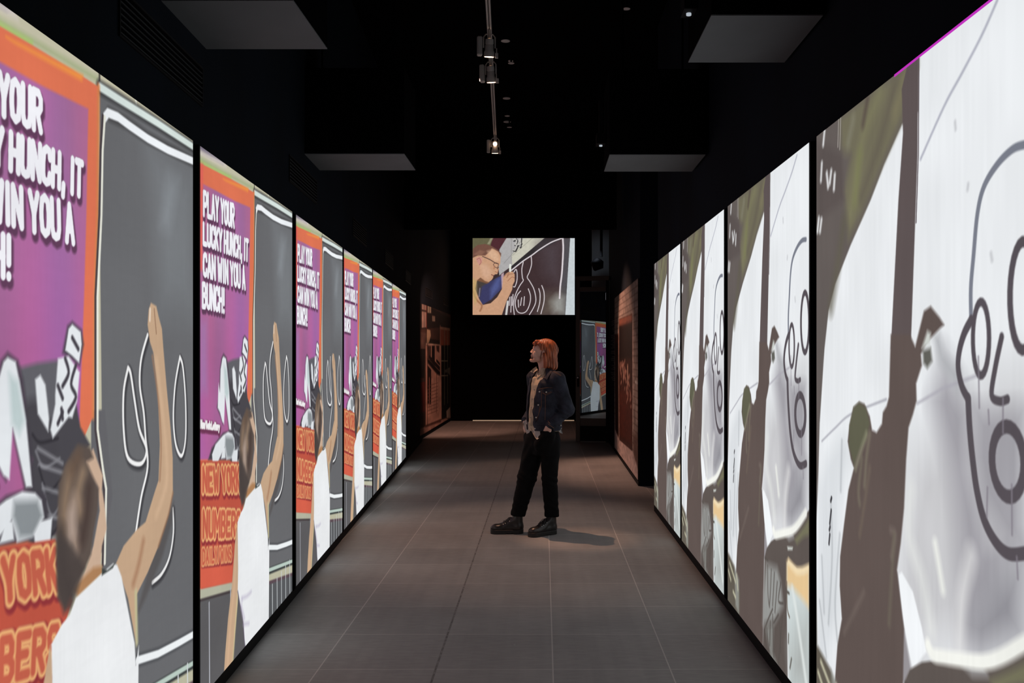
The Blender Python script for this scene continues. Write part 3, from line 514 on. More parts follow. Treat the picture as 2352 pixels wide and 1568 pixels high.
def mural_left():  # warm lamplight tint is mixed into the print colours
    p = Pic(200, 360, 5.05, 2.49, (60, 44, 40))
    F_ = lambda P_, c, s=.03, al=1.: p.fill(P_, c, s, False, al)
    S = lambda P_, w, c, s=.02: p.stroke(P_, w, c, s)
    F_([(0.009,1.009),(0.978,0.967),(0.978,0.702),(0.583,0.678),(0.009,0.654)], (34, 28, 26)); 
    F_([(0.042,0.999),(0.164,1.001),(0.164,0.827),(0.042,0.816)], (150,130,122)); S([(0.107,1.006),(0.107,0.823)], .05, (60,48,46)); S([(0.170,1.006),(0.170,0.827)], .07, (120,52,48)); S([(0.042,0.949),(0.164,0.953)], .04, (60,50,46))
    F_([(0.201,1.002),(0.306,1.007),(0.306,0.951),(0.201,0.945)], (170,160,140)); S([(0.253,1.007),(0.253,0.946)], .04, (50,40,38)); F_([(0.335,0.934),(0.429,0.937),(0.429,0.892),(0.335,0.887)], (140,128,116))
    F_([(0.009,0.803),(0.600,0.853),(0.600,0.736),(0.009,0.746)], (66,48,42)); F_([(0.185,0.813),(0.281,0.811),(0.295,0.765),(0.239,0.706),(0.172,0.700)], (176,156,130))
    F_([(0.009,0.782),(0.159,0.782),(0.159,0.656),(0.009,0.654)], (86,68,62)); F_([(0.154,0.704),(0.583,0.702),(0.583,0.686),(0.154,0.685)], (186,164,150))
    F_([(0.593,0.852),(0.967,0.857),(0.967,0.702),(0.593,0.694)], (118,66,50)); S([(0.593,0.848),(0.967,0.855)], .06, (150,120,100)); S([(0.600,0.853),(0.600,0.686)], .12, (140,110,96))
    F_([(0.146,0.685),(0.633,0.695),(0.650,0.038),(0.146,0.056)], (186,148,134)); F_([(0.009,0.654),(0.128,0.655),(0.107,0.435),(0.009,0.433)], (20,18,18)); F_([(0.009,0.433),(0.128,0.420),(0.128,0.169),(0.009,0.177)], (96,40,38))
    F_([(0.196,0.682),(0.306,0.684),(0.295,0.580),(0.212,0.573)], (70,54,50)); F_([(0.323,0.685),(0.417,0.687),(0.417,0.516),(0.323,0.549)], (22,18,18)); F_([(0.466,0.688),(0.567,0.690),(0.567,0.628),(0.488,0.644)], (70,50,46))
    F_([(0.193,0.577),(0.253,0.573),(0.593,0.461),(0.593,0.430),(0.503,0.440),(0.212,0.543)], (24,18,18), .05)
    for a in ([(0.253,0.596),(0.583,0.495)], [(0.267,0.580),(0.583,0.483)], [(0.472,0.563),(0.583,0.528)]): S(a, .06, (34,24,24))
    F_([(0.201,0.528),(0.309,0.487),(0.301,0.206),(0.207,0.220)], (34,24,24)); S([(0.253,0.413),(0.253,0.215)], .1, (150,104,96)); S([(0.472,0.442),(0.466,0.120)], .06, (70,40,38)); S([(0.199,0.686),(0.199,0.056)], .07, (60,40,38))
    S([(0.323,0.425),(0.323,0.145)], .04, (110,76,70)); S([(0.009,0.412),(0.133,0.412)], .05, (60,50,50))
    for k in range(9): S([(0.154,0.211),(0.633,0.200)][:0]+[(.19, .36-.028*k), (.52, .37-.03*k)], .012, (120, 86, 78))
    F_([(0.633,0.687),(0.967,0.702),(0.967,0.084),(0.772,0.029),(0.650,0.038)], (12,13,13)); 
    for x in (325, 362): S([([(0.754,0.693)][0][0]*(1 if x == 325 else 1.17), .83), ([(0.754,0.693)][0][0]*(1 if x == 325 else 1.17), .16)], .06, (120,126,110))
    for y in (685, 842): S([(0.633,0.557),(0.890,0.553)] if y == 685 else [(0.633,0.425),(0.890,0.415)], .03, (120,124,110))
    F_([(0.772,0.472),(0.967,0.493),(0.967,0.411),(0.882,0.442),(0.772,0.446)], (90,98,92)); F_([(0.826,0.088),(0.978,0.110),(0.978,0.001),(0.845,0.019)], (170,160,150))
    F_([(0,.02)]+[(0.009,0.056),(0.352,0.040),(0.808,0.024),(0.978,-0.017)]+[(1,.1),(1,0),(0,0)], (176,140,128)); F_([(0.133,0.058),(0.633,0.040),(0.633,0.015),(0.352,0.032),(0.133,0.043)], (84,54,48), .04)
    p.noise(.2, 3, 9, 33); p.noise(.12, 30, 16, 31); p.noise(.3, 1.2, 2.4, 32)
    return p

def mural_right():  # reddish cast of the warm lamps is painted into the print
    p = Pic(220, 360, 4.06, 2.48, (150, 132, 122))
    F_ = lambda P_, c, s=.03, al=1.: p.fill(P_, c, s, False, al)
    S = lambda P_, w, c, s=.02: p.stroke(P_, w, c, s)
    for k in range(30):
        v = 1-.035*k
        S([(0, v), (1, v)], .012, (104, 84, 76))
        for j in range(12): S([((j+.5*(k % 2))/12, v), ((j+.5*(k % 2))/12, v-.035)], .014, (110, 92, 84))
    p.noise(.25, 2.5, 8, 44)
    F_([(0.009,0.757),(0.218,0.750),(0.239,0.085),(0.050,0.094)], (60,30,24)); F_([(0.066,0.704),(0.188,0.692),(0.188,0.123),(0.081,0.127)], (26,18,16))
    F_([(0.218,0.844),(0.814,0.838),(0.814,0.126),(0.275,0.090)], (60, 34, 28)); F_([(0.247,0.842),(0.804,0.836),(0.804,0.792),(0.261,0.797)], (128, 78, 62)); F_([(0.261,0.795),(0.794,0.791),(0.794,0.605),(0.261,0.584)], (26,16,15), .1)
    F_([(0.261,0.398),(0.804,0.432),(0.804,0.139),(0.275,0.117)], (78,38,30), .12); S([(0.239,0.842),(0.239,0.085)], .06, (188,160,146)); S([(0.834,0.842),(0.834,0.219)], .10, (176,156,146))
    r = np.random.RandomState(5); a0 = np.array([(0.344,0.550)][0]); a1 = np.array([(0.709,0.387)][0])
    for k in range(46):
        t = r.rand(); c = a0*(1-t)+a1*t+np.array([r.uniform(-.1,.12), r.uniform(-.05,.05)])
        S([tuple(c), tuple(c+np.array([r.uniform(-.05,.06), r.uniform(-.035,.035)]))], .05, (150,110,98), .03)
    S([(0.637,0.548),(0.637,0.477)], .12, (190,160,140)); S([(0.424,0.569),(0.462,0.486)], .1, (160,130,116))
    F_([(0.009,0.131),(0.239,0.094),(0.814,0.119),(1.022,0.049),(1.022,-0.007),(0.009,-0.035)], (200, 176, 168)); S([(0.275,0.099),(0.814,0.122)], .05, (70,44,38))
    F_([(0.839,0.212),(1.004,0.227),(1.013,0.061),(0.864,0.098)], (90,64,56), .1, .8); S([(0.903,1.012),(0.903,0.228)], .05, (100,80,72)); S([(0.888,1.013),(0.959,1.004),(0.959,0.520)], .03, (70,54,50)); S([(0.912,0.482),(1.013,0.480)], .04, (200,190,180))
    p.noise(.25, 9, 25, 45)
    return p

# ------------------------------------------------------------------ materials
m_wall = vary(new_mat('matt_dark_wall', (.0045, .0085, .015), .88, spec=.15), 1.5, .35, (1, 1, .3))
m_ceil = new_mat('black_ceiling', (.002, .002, .0025), .95, spec=.03)
m_frame = new_mat('black_frame', (.006, .006, .007), .7, spec=.15)
m_grille = new_mat('black_grille', (.004, .004, .005), .6, spec=.3)
m_hood = vary(new_mat('grey_hood', (.145, .16, .168), .8, spec=.2), 3, .08)
m_metal = new_mat('lamp_metal', (.62, .60, .58), .5, .1)
m_pole = new_mat('track_metal', (.75, .70, .66), .5, .1)
m_white = new_mat('white_rim', (.85, .82, .80), .6)
m_brown = new_mat('brown_metal', (.06, .035, .02), .5)
m_lens = new_mat('glowing_lens', (.1,.1,.1), .4, emit=(1, .62, .4), estr=6)
m_strip = new_mat('bright_line_glow', (.1,.1,.1), .5, emit=(.75, .50, .33), estr=.55)

# floor: dark slate tiles of 0.6 m with thin pale joints
def floor_mat():
    m = new_mat('slate_tiles', (.1,.1,.1), .5, spec=.35); nt = m.node_tree; N = nt.nodes; L = nt.links; b = N['Principled BSDF']
    def math_(op, a, c=None, v=None):
        n = N.new('ShaderNodeMath'); n.operation = op; L.new(a, n.inputs[0])
        if c is not None: L.new(c, n.inputs[1])
        elif v is not None: n.inputs[1].default_value = v
        return n.outputs[0]
    tc = N.new('ShaderNodeTexCoord'); sp = N.new('ShaderNodeSeparateXYZ'); L.new(tc.outputs['Object'], sp.inputs[0])
    px = math_('MULTIPLY', math_('ADD', sp.outputs[0], v=6-.049), v=1/.6); py = math_('MULTIPLY', math_('ADD', sp.outputs[1], v=6-4.781), v=1/.5975)
    def joint(p, w):
        f = math_('ABSOLUTE', math_('SUBTRACT', math_('FRACT', math_('ADD', p, v=.5)), v=.5))
        mr = N.new('ShaderNodeMapRange'); mr.inputs['From Min'].default_value = w*.5; mr.inputs['From Max'].default_value = w; mr.inputs['To Min'].default_value = 1; mr.inputs['To Max'].default_value = 0
        L.new(f, mr.inputs[0]); return mr.outputs[0]
    nzj = N.new('ShaderNodeTexNoise'); nzj.inputs['Scale'].default_value = 7; L.new(tc.outputs['Object'], nzj.inputs['Vector'])
    jx = joint(px, .0075); jy = math_('MULTIPLY', joint(py, .011), nzj.outputs['Fac'])
    j = math_('MAXIMUM', jx, jy)
    cell = N.new('ShaderNodeCombineXYZ'); L.new(math_('FLOOR', px), cell.inputs[0]); L.new(math_('FLOOR', py), cell.inputs[1])
    wn = N.new('ShaderNodeTexWhiteNoise'); wn.noise_dimensions = '2D'; L.new(cell.outputs[0], wn.inputs['Vector'])
    nz = N.new('ShaderNodeTexNoise'); nz.inputs['Scale'].default_value = 2.2; nz.inputs['Detail'].default_value = 8; L.new(tc.outputs['Object'], nz.inputs['Vector'])
    nf = N.new('ShaderNodeTexNoise'); nf.inputs['Scale'].default_value = 40; nf.inputs['Detail'].default_value = 6
    mp = N.new('ShaderNodeMapping'); mp.inputs['Scale'].default_value = (.25, 1, 1); L.new(tc.outputs['Object'], mp.inputs[0]); L.new(mp.outputs[0], nf.inputs['Vector'])
    t = math_('ADD', math_('MULTIPLY', wn.outputs['Value'], v=.22), math_('ADD', math_('MULTIPLY', nz.outputs['Fac'], v=.7), math_('MULTIPLY', nf.outputs['Fac'], v=.62)))
    rp = N.new('ShaderNodeValToRGB'); L.new(math_('MULTIPLY', t, v=.66), rp.inputs[0])
    rp.color_ramp.elements[0].position = .2; rp.color_ramp.elements[1].position = .8
    rp.color_ramp.elements[0].color = (.24, .238, .235, 1); rp.color_ramp.elements[1].color = (.42, .415, .405, 1)
    # small pale scuffs
    vz = N.new('ShaderNodeTexVoronoi'); vz.inputs['Scale'].default_value = 5.5; vz.inputs['Randomness'].default_value = 1; L.new(tc.outputs['Object'], vz.inputs['Vector'])
    sm = N.new('ShaderNodeMapRange'); sm.inputs['From Min'].default_value = .015; sm.inputs['From Max'].default_value = .035; sm.inputs['To Min'].default_value = .6; sm.inputs['To Max'].default_value = 0
    L.new(vz.outputs['Distance'], sm.inputs[0])
    mx0 = N.new('ShaderNodeMixRGB'); L.new(sm.outputs[0], mx0.inputs[0]); L.new(rp.outputs[0], mx0.inputs[1]); mx0.inputs[2].default_value = (.6, .59, .57, 1)
    mx = N.new('ShaderNodeMixRGB'); L.new(math_('MULTIPLY', j, v=.75), mx.inputs[0]); L.new(mx0.outputs[0], mx.inputs[1]); mx.inputs[2].default_value = (.66, .64, .61, 1)
    # one joint is darker and chipped
    near = N.new('ShaderNodeMapRange'); near.inputs['From Min'].default_value = .5; near.inputs['From Max'].default_value = .6; near.inputs['To Min'].default_value = 1; near.inputs['To Max'].default_value = 0
    L.new(math_('ABSOLUTE', math_('ADD', px, v=-9.0)), near.inputs[0])
    nd = N.new('ShaderNodeTexNoise'); nd.inputs['Scale'].default_value = 18; L.new(tc.outputs['Object'], nd.inputs['Vector'])
    dj = math_('MULTIPLY', math_('MULTIPLY', joint(px, .012), near.outputs[0]), math_('MULTIPLY', nd.outputs['Fac'], v=1.6))
    mx3 = N.new('ShaderNodeMixRGB'); L.new(dj, mx3.inputs[0]); L.new(mx.outputs[0], mx3.inputs[1]); mx3.inputs[2].default_value = (.11, .107, .103, 1)
    # faint rubbed streaks along the corridor
    ms = N.new('ShaderNodeMapping'); ms.inputs['Scale'].default_value = (9, .35, 1); L.new(tc.outputs['Object'], ms.inputs[0])
    ns = N.new('ShaderNodeTexNoise'); ns.inputs['Scale'].default_value = 1.6; ns.inputs['Detail'].default_value = 3; L.new(ms.outputs[0], ns.inputs['Vector'])
    rs = N.new('ShaderNodeMapRange'); rs.inputs['From Min'].default_value = .35; rs.inputs['From Max'].default_value = .65; rs.inputs['To Min'].default_value = .95; rs.inputs['To Max'].default_value = 1.03; L.new(ns.outputs['Fac'], rs.inputs[0])
    hv = N.new('ShaderNodeVectorMath'); hv.operation = 'SCALE'; L.new(mx3.outputs[0], hv.inputs[0]); L.new(rs.outputs[0], hv.inputs['Scale'])
    L.new(hv.outputs[0], b.inputs['Base Color'])
    rr = N.new('ShaderNodeMapRange'); rr.inputs['To Min'].default_value = .42; rr.inputs['To Max'].default_value = .68; L.new(nz.outputs['Fac'], rr.inputs[0]); L.new(rr.outputs[0], b.inputs['Roughness'])
    bp = N.new('ShaderNodeBump'); bp.inputs['Strength'].default_value = .25; bp.inputs['Distance'].default_value = .004; L.new(nf.outputs['Fac'], bp.inputs['Height']); L.new(bp.outputs[0], b.inputs['Normal'])
    return m
def struct(name, mb, mat): return tag(mb.build(name, mat), kind='structure')
struct('floor', MB().box(-4, 4.2, -3, 24, -.1, 0), floor_mat())
struct('ceiling', MB().box(-4, 4.2, -3, 24, 5.0, 5.1), m_ceil)
struct('wall_back', MB().box(-4, 4.2, -3.1, -3, 0, 5), m_ceil)

LA = math.atan(.0548); LX0 = -1.305
def lwall(y): return LX0-.0548*y
# left wall leans away from the corridor axis, then runs straight past the mural
y1 = 17.35
MLW = MB(); MLW.prism([(lwall(-3)-.045, -3), (lwall(y1)-.045, y1), (lwall(y1)-.25, y1), (lwall(-3)-.25, -3)], 0, 5)
struct('wall_left', MLW, m_wall)
MLW2 = MB(); MLW2.prism([(-2.545+.0135*17.35-.02, 17.35), (-2.545+.0135*22.7-.02, 22.7), (-2.6, 22.7), (-2.6, 17.35)], 0, 5)
struct('wall_left_rear', MLW2, m_wall)
RX0 = 1.188
def rwall(y): return RX0-.00515*y
MRW = MB(); MRW.prism([(rwall(-3)+.045, -3), (rwall(9.6)+.045, 9.6), (rwall(9.6)+.25, 9.6), (rwall(-3)+.25, -3)], 0, 5)
struct('wall_right', MRW, m_wall)
MRW2 = MB(); MRW2.prism([(1.0966+.006*11.4+.02, 11.4), (1.0966+.006*17.3+.02, 17.3), (1.45, 17.3), (1.45, 11.4)], 0, 5)
struct('wall_right_rear', MRW2, m_wall)
struct('wall_recess', MB().box(2.6, 2.7, 9.0, 12.0, 0, 5), m_ceil)
struct('wall_recess_side', MB().box(1.46, 2.6, 11.5, 11.6, 0, 5), m_ceil)
struct('wall_rear', MB().box(-2.6, 4.1, 22.72, 22.8, 0, 5), m_ceil)
struct('trim_1', MB().box(-2.4, 1.12, 14.2, 14.3, 3.53, 5), m_ceil)
m_greywall = vary(new_mat('grey_wall', (.22, .23, .235), .8), 2, .15, (1, 1, .2))
struct('wall_lobby', MB().box(1.02, 1.7, 19.5, 19.6, 3.02, 5), m_greywall)
# dark baseboards below the screens
struct('baseboard_left', MB().prism([(lwall(-1)-.045, -1), (lwall(-1)-.004, -1), (lwall(y1)-.004, y1), (lwall(y1)-.045, y1)], 0, .055), m_frame)
struct('baseboard_right', MB().prism([(rwall(-1)+.004, -1), (rwall(-1)+.045, -1), (rwall(9.6)+.045, 9.6), (rwall(9.6)+.004, 9.6)], 0, .055), m_frame)
struct('baseboard_mural', MB().prism([(1.0966+.006*11.41, 11.41), (1.0966+.006*11.41+.02, 11.41), (1.0966+.006*17.3+.02, 17.3), (1.0966+.006*17.3, 17.3)], 0, .05), m_frame)

# ------------------------------------------------------------------ projection screens
ms_l = screen_mat('projected_poster_picture', .97); ms_r = screen_mat('projected_mural_picture', 1.0); ms_f = screen_mat('projected_portrait_picture', .92)
ZB, ZT = .07, 2.54
def make_screen(name, pic_me, W):
    r = thing(name, 'x', 'screen')
    MB().box(-.038, -.002, -.012, W+.012, .056, ZT+.004).build('frame', m_frame, r)
    obj_of(pic_me, r); return r
pl = picture_mesh('picture', picture_left(), ZB, .0, ms_l)
pl3 = picture_mesh('picture', picture_left(.80, 400, 800), ZB, .0, ms_l); pl4 = picture_mesh('picture', picture_left(.62, 330, 700), ZB, .0, ms_l)
pr = picture_mesh('picture', picture_right(), ZB, .0, ms_r)
LSY = [2.145, 4.155, 6.185, 8.18, 10.16, 12.115]; RSY = [3.974, 5.841, 7.718, 9.558]
llab = ['nearest and largest screen on the left wall, its purple poster cut off by the frame',
 'second screen on the left wall, nearest one showing the whole purple poster',
 'third screen along the left wall, between the second and fourth',
 'fourth screen along the left wall, three from its far end',
 'fifth screen along the left wall, next to the last one',
 'last and farthest screen on the left wall, beside the dark bare wall']
rlab = ['nearest and largest screen on the right wall, black outlined head on white sheet',
 'second screen on the right wall, silhouette reaching over a white wall',
 'third screen along the right wall, next to the last one',
 'last and farthest screen on the right wall, beside the dark opening']
sl = make_screen('projection_screen', pl, LW_ := 1.91)
sr = make_screen('projection_screen', pr, 1.755)
for i, y in enumerate(LSY):
    o = sl if i == 0 else copy_tree(sl)
    if i > 1:
        for ch in bpy.data.objects:
            if ch.parent == o and ch.name.startswith('picture'): ch.data = pl3 if i == 2 else pl4
    o.location = (lwall(y), y, 0); o.rotation_euler = (0, 0, LA); tag(o, llab[i], 'screen', 'poster screens along the left wall')
for i, y in enumerate(RSY):
    o = sr if i == 0 else copy_tree(sr)
    o.location = (rwall(y), y, 0); o.rotation_euler = (0, 0, math.pi+math.atan(.00515)); tag(o, rlab[i], 'screen', 'silhouette screens along the right wall')
# thin magenta fringe along the top edge of the nearest right picture
mg = new_mat('magenta_fringe', (.1, .02, .1), .6, emit=(.52, .03, .50), estr=1); first = [o for o in bpy.data.objects if o.get('label') == rlab[0]][0]
MB().box(-.0015, .001, .87, 1.755, ZT-.006, ZT+.002).build('edge_fringe', mg, first, label='thin magenta line along the top edge')
# far hanging screen, faces the camera
fs = thing('projection_screen', 'wide screen high on the black rear wall showing a man in glasses chalking a board', 'screen', (-1.725, 22.68, 0), -math.pi/2)
fp = picture_far(); fp.W = 2.49
MB().box(-.038, -.002, -.02, 2.51, 2.565, 4.47).build('frame', m_frame, fs)
obj_of(picture_mesh('picture', fp, 2.585, 0, ms_f), fs)

# ------------------------------------------------------------------ printed murals
mp_ = print_mat('printed_mural')
ml = thing('wall_mural', 'warm-lit printed mural of an old building front with fire stairs on the left rear wall', 'mural', (-2.545+.0135*17.4, 17.4, 0), -math.atan(.0135))
obj_of(picture_mesh('print', mural_left(), .09, .004, mp_), ml); MB().box(-.018, .002, 0, 5.05, .09, 2.58).build('panel', m_frame, ml)
mr = thing('wall_mural', 'warm-lit printed mural of a brick wall around a dark doorway on the right rear wall', 'mural', (1.0966+.006*15.49, 15.49, 0), math.pi-math.atan(.006))
obj_of(picture_mesh('print', mural_right(), .07, .004, mp_), mr); MB().box(-.018, .002, 0, 4.06, .07, 2.55).build('panel', m_frame, mr)
# column of small wall lettering beyond the right mural: short illegible strokes
m_txt = new_mat('grey_lettering', (.09, .09, .09), .7); r = random.Random(4); lt = []
for k in range(34):
    if k in (16, 19): continue
    z = 2.19-.031*k; y = 15.82; ws_ = []
    while y < 16.6:
        w = r.uniform(.03, .09); ws_.append((y, y+w, z)); y += w+r.uniform(.02, .035)
        if r.random() < .06: break
    mb = MB(); mb.box(-.0012, .0008, 15.82, ws_[-1][1], z+.004, z+.010)
    for a_, b_, z_ in ws_: mb.box(-.002, .002, a_, b_, z_, z_+.014)
    lt.append(mb.build('text_line', m_txt))
wt = thing('wall_text', 'tall narrow block of small grey wall text beyond the brick mural', 'wall text', (1.0966+.006*16.2+.018, 0, 0))
for o in lt: o.parent = wt

# ------------------------------------------------------------------ slot grilles high on the left wall
def grille(L, seen):
    g = thing('air_grille', 'x', 'air grille')
    MB().box(-.004, .001, 0, L, 2.765, 2.93).build('backing', m_ceil, g)
    f = MB(); f.box(-.002, .006, -.008, 0, 2.757, 2.938).box(-.002, .006, L, L+.008, 2.757, 2.938).box(-.002, .006, 0, L, 2.757, 2.765).box(-.002, .006, 0, L, 2.93, 2.938)
    f.build('frame', m_grille, g)
    s = MB()
    for k in range(7):
        s.box(-.001, .005, 0, L, 2.772+.0225*k, 2.776+.0225*k)
    s.build('slats', m_slat, g); return g
m_slat = new_mat('grille_slats', (.035, .04, .045), .5)
gl = ['long slotted air grille above the nearest left screen', 'dark air grille above the third screen on the left wall', 'dark air grille above the fourth screen on the left wall',
 'dark air grille above the fifth screen on the left wall', 'dark air grille above the last left screen, before the mural']
g0 = grille(.95, 1)
for i, y in enumerate((3.36, 6.17, 8.98, 11.68, 14.4)):
    o = g0 if i == 0 else copy_tree(g0)
    o.location = (lwall(y)-.043, y, 0); o.rotation_euler = (0, 0, LA); tag(o, gl[i], 'air grille', 'air grilles along the left wall')
for i, y in enumerate((18.3, 21.2)):
    o = copy_tree(g0); o.location = (-2.545+.0135*y-.018, y, 0); o.rotation_euler = (0, 0, -math.atan(.0135))
    tag(o, ['dark air grille above the near end of the left mural', 'dark air grille above the far end of the left mural'][i], 'air grille', 'air grilles along the left wall')

# ------------------------------------------------------------------ boxy hoods hanging from the ceiling at the walls, pale undersides
def hood(x0, x1, y0, y1, z, lab, side):
    h = thing('ceiling_hood', lab, 'ceiling hood', ((x0+x1)/2, y0, z), 0, 'hoods along both walls')
    a, b = x0-(x0+x1)/2, x1-(x0+x1)/2; L = y1-y0
    MB().box(a, b, 0, L, .006, .62).build('casing', m_ceil, h)
    for q in (a+.12, b-.12): MB().tube([(q, L/2, .62), (q, L/2, 5-z)], .008, 6).build('hanging_rod', m_ceil, h)
    MB().box(a, b, 0, L, 0, .005).build('underside_panel', m_hood, h, label='pale grey underside')
    if side: 
        MB().box(*side, L*.55, L*.55+.12, .16, .24).box(side[0]+.02, side[1]-.02, L*.55+.03, L*.55+.08, .24, .5).build('bracket', m_frame, h)
        MB().lathe([(.012, 0), (.012, .02)], 10, Matrix.Translation(((side[0]+side[1])/2, L*.55+.06, .15))).build('status_light', new_mat('status_glow', (.3,.3,.3), .5, emit=(.8,.9,1), estr=.5), h)
hood(-1.66, -1.02, 3.79, 4.39, 3.05, 'near left hood under the ceiling with grey underside, above the second left screen', None)
hood(-1.78, -1.00, 6.685, 7.27, 3.05, 'far left hood under the ceiling with grey underside, above the third left screen', None)
hood(.715, 1.19, 3.956, 4.59, 3.05, 'near right hood under the ceiling with grey underside, above the nearest right screen', (-.30, -.24))
hood(.478, 1.17, 6.71, 7.32, 3.05, 'far right hood under the ceiling with grey underside, above the third right screen', (-.42, -.35))

# ------------------------------------------------------------------ track with three spotlights
def tx(y, z=TRACK_Z):      # the track drifts slightly left as it recedes
    return -.463-.039*(y-7.97)
tr = thing('lighting_track', 'thin metal lighting track running down the middle of the black ceiling', 'lighting track', (0, 0, TRACK_Z))
MB().tube([(tx(3.2)-.012, 3.2, 0), (tx(12.1)-.012, 12.1, 0)], .009, 8).tube([(tx(3.2)+.012, 3.2, 0), (tx(12.1)+.012, 12.1, 0)], .009, 8).build('rails', m_pole, tr, smooth=True)
for y in (4.2, 7.4, 10.6):
    MB().tube([(tx(y), y, 0), (tx(y), y, 5-TRACK_Z)], .006, 6).build('suspension_rod', m_frame, tr)
def spotlight(y, lab, turn, glow):
    s = thing('track_spotlight', lab, 'spotlight', (tx(y), y, TRACK_Z-.032), turn, 'spotlights on the ceiling track')
    MB().tube([(0, 0, .022), (0, 0, -.05)], .014, 10).build('mount', m_metal, s, smooth=True)
    MB().tube([(-.05, 0, -.13), (-.05, 0, -.04), (-.03, 0, -.015), (.03, 0, -.015), (.05, 0, -.04), (.05, 0, -.13)], .006, 8).build('yoke', m_metal, s, smooth=True)
    MB().box(-.105, -.062, -.03, .03, -.20, -.04).build('driver_box', m_metal, s, .006)
    R = Matrix.Translation((0, 0, -.13))@Matrix.Rotation(math.radians(14), 4, 'X')
    MB().lathe([(.018, .075), (.034, .07), (.036, .03), (.030, .028), (.036, .02), (.036, -.02), (.044, -.035), (.044, -.073), (.040, -.073), (.038, -.05)], 24, R, cap=False).build('lamp_head', m_metal, s, smooth=True)
    MB().lathe([(.001, -.070), (.0395, -.071), (.0395, -.077), (.001, -.080)], 24, R).build('lens', m_lens, s, label='glowing warm lens')
    MB().box(-.004, .004, -.05, -.044, -.06, -.01, Matrix.Translation((.06, .02, -.13))).box(.05, .075, -.012, .012, -.215, -.175).build('barn_door', m_metal, s)
    if glow: MB().lathe([(.001, 0), (.026, .001), (.026, .006), (.001, .008)], 20, Matrix.Translation((0, -.048, -.10))@Matrix.Rotation(math.radians(90), 4, 'X')).build('side_lens', m_lens, s, label='bright round lens facing the camera')
    return s
spotlight(7.97, 'first and highest of the three track spotlights, next to a second one close behind', .15, False)
spotlight(8.72, 'middle track spotlight, lens hidden, close behind the first', -.2, False)
spotlight(11.78, 'farthest track spotlight, its round lens glaring orange at the camera', .05, True)

# ------------------------------------------------------------------ small fittings on the ceiling right of the track
def disc(X, Y, rad, lab, ring=False):
    z = 4.995; y = 2136*(z-1.607)/(815-Y); x = (X-1248)/2136*y
    d = thing('recessed_downlight', lab, 'downlight', (x, y, z), 0, 'unlit ceiling discs right of the track')
    MB().lathe([(rad*.75, 0), (rad, -.002), (rad, -.008), (rad*.75, -.010)], 24).build('rim', m_white, d, smooth=True)
    MB().lathe([(.001, -.004), (rad*.74, -.005), (rad*.74, -.009), (.001, -.009)], 20).build('cover', m_white if not ring else m_frame, d)
for a in ((1161, 93, .048, 'largest pale ceiling disc, beside the first track spotlight'), (1173, 139, .030, 'small ringed ceiling fitting beside the middle spotlight', True), (1163.5, 225, .050, 'pale ceiling disc halfway along the track'), (1165, 279, .055, 'farthest pale ceiling disc, above the last spotlight')): disc(*a)
def sprinkler(X, Y, lab):
    z = 4.9; y = 2136*(z-1.607)/(815-Y); x = (X-1248)/2136*y
    d = thing('sprinkler_head', lab, 'sprinkler', (x, y, z), 0, 'sprinkler heads in the black ceiling')
    MB().tube([(0, 0, .1), (0, 0, 0)], .01, 8).build('pipe', m_frame, d); MB().lathe([(.004, .02), (.016, .008), (.036, 0), (.036, -.003), (.004, -.004)], 14).build('deflector', m_white, d)
for a in ((1174, 145, 'sprinkler below the small ringed fitting'), (1165, 266, 'sprinkler just before the farthest pale disc'), (1170, 292, 'sprinkler just behind the farthest pale disc'), (1171, 354, 'sprinkler right of the orange glaring spotlight, lowest in the picture'), (1221, 333, 'lone sprinkler well right of the orange spotlight'), (1439, 20, 'sprinkler near the top edge between track and right hood')): sprinkler(*a)

# ------------------------------------------------------------------ glass door at the far end right
m_gl = new_mat('dark_door_glass', (.012, .012, .014), .5); N = m_gl.node_tree.nodes; L = m_gl.node_tree.links
gg = N.new('ShaderNodeBsdfGlossy'); gg.inputs['Roughness'].default_value = .0; gg.inputs['Color'].default_value = (.27, .30, .32, 1)
mxs = N.new('ShaderNodeMixShader'); mxs.inputs[0].default_value = .85; L.new(N['Principled BSDF'].outputs[0], mxs.inputs[1]); L.new(gg.outputs[0], mxs.inputs[2]); L.new(mxs.outputs[0], N['Material Output'].inputs[0])
dr = tag(thing('door_1', 'tall brown framed glass door at the far right, reflecting a screen', 'door', (.60, 17.2, 0), DOOR_A), kind='structure')
del dr['category']
MB().box(.06, .60, .0, .03, .02, .30).build('kick_plate', m_frame, dr)
MB().box(0, .08, -.01, .05, .0, 3.02).box(.08, .56, -.01, .05, 2.78, 2.86).box(-.01, .62, -.02, .06, 2.98, 3.06).box(.08, .56, 0, .04, .30, .44).build('door_frame', m_brown, dr, .004)
MB().box(.56, .61, -.01, .05, .0, 2.98).build('side_stile', m_frame, dr)
MB().box(.08, .56, .012, .018, .44, 2.78).build('glass_pane', m_gl, dr)
MB().box(.03, .06, -.05, -.01, 1.02, 1.22).build('handle', m_frame, dr, .004); MB().lathe([(.014, 0), (.014, .01)], 12, Matrix.Translation((.045, -.052, 1.19))@Matrix.Rotation(math.pi/2, 4, 'X')).build('lock', m_white, dr)
hs = thing('hanging_lamp', 'black cone lamp hanging on a pole in front of the pale grey rear wall', 'lamp', (1.08, 18.6, 3.42))
MB().tube([(.08, 0, .15), (.08, 0, 1.58)], .028, 10).build('pole', m_frame, hs); MB().lathe([(.03, .12), (.09, .10), (.14, -.02), (.02, -.14)], 20, Matrix.Rotation(math.radians(25), 4, 'Y')).build('shade', m_frame, hs, smooth=True)
em = thing('exit_light', 'small white upright light tube on the wall above the glass door', 'light', (1.16, 17.1, 2.62))
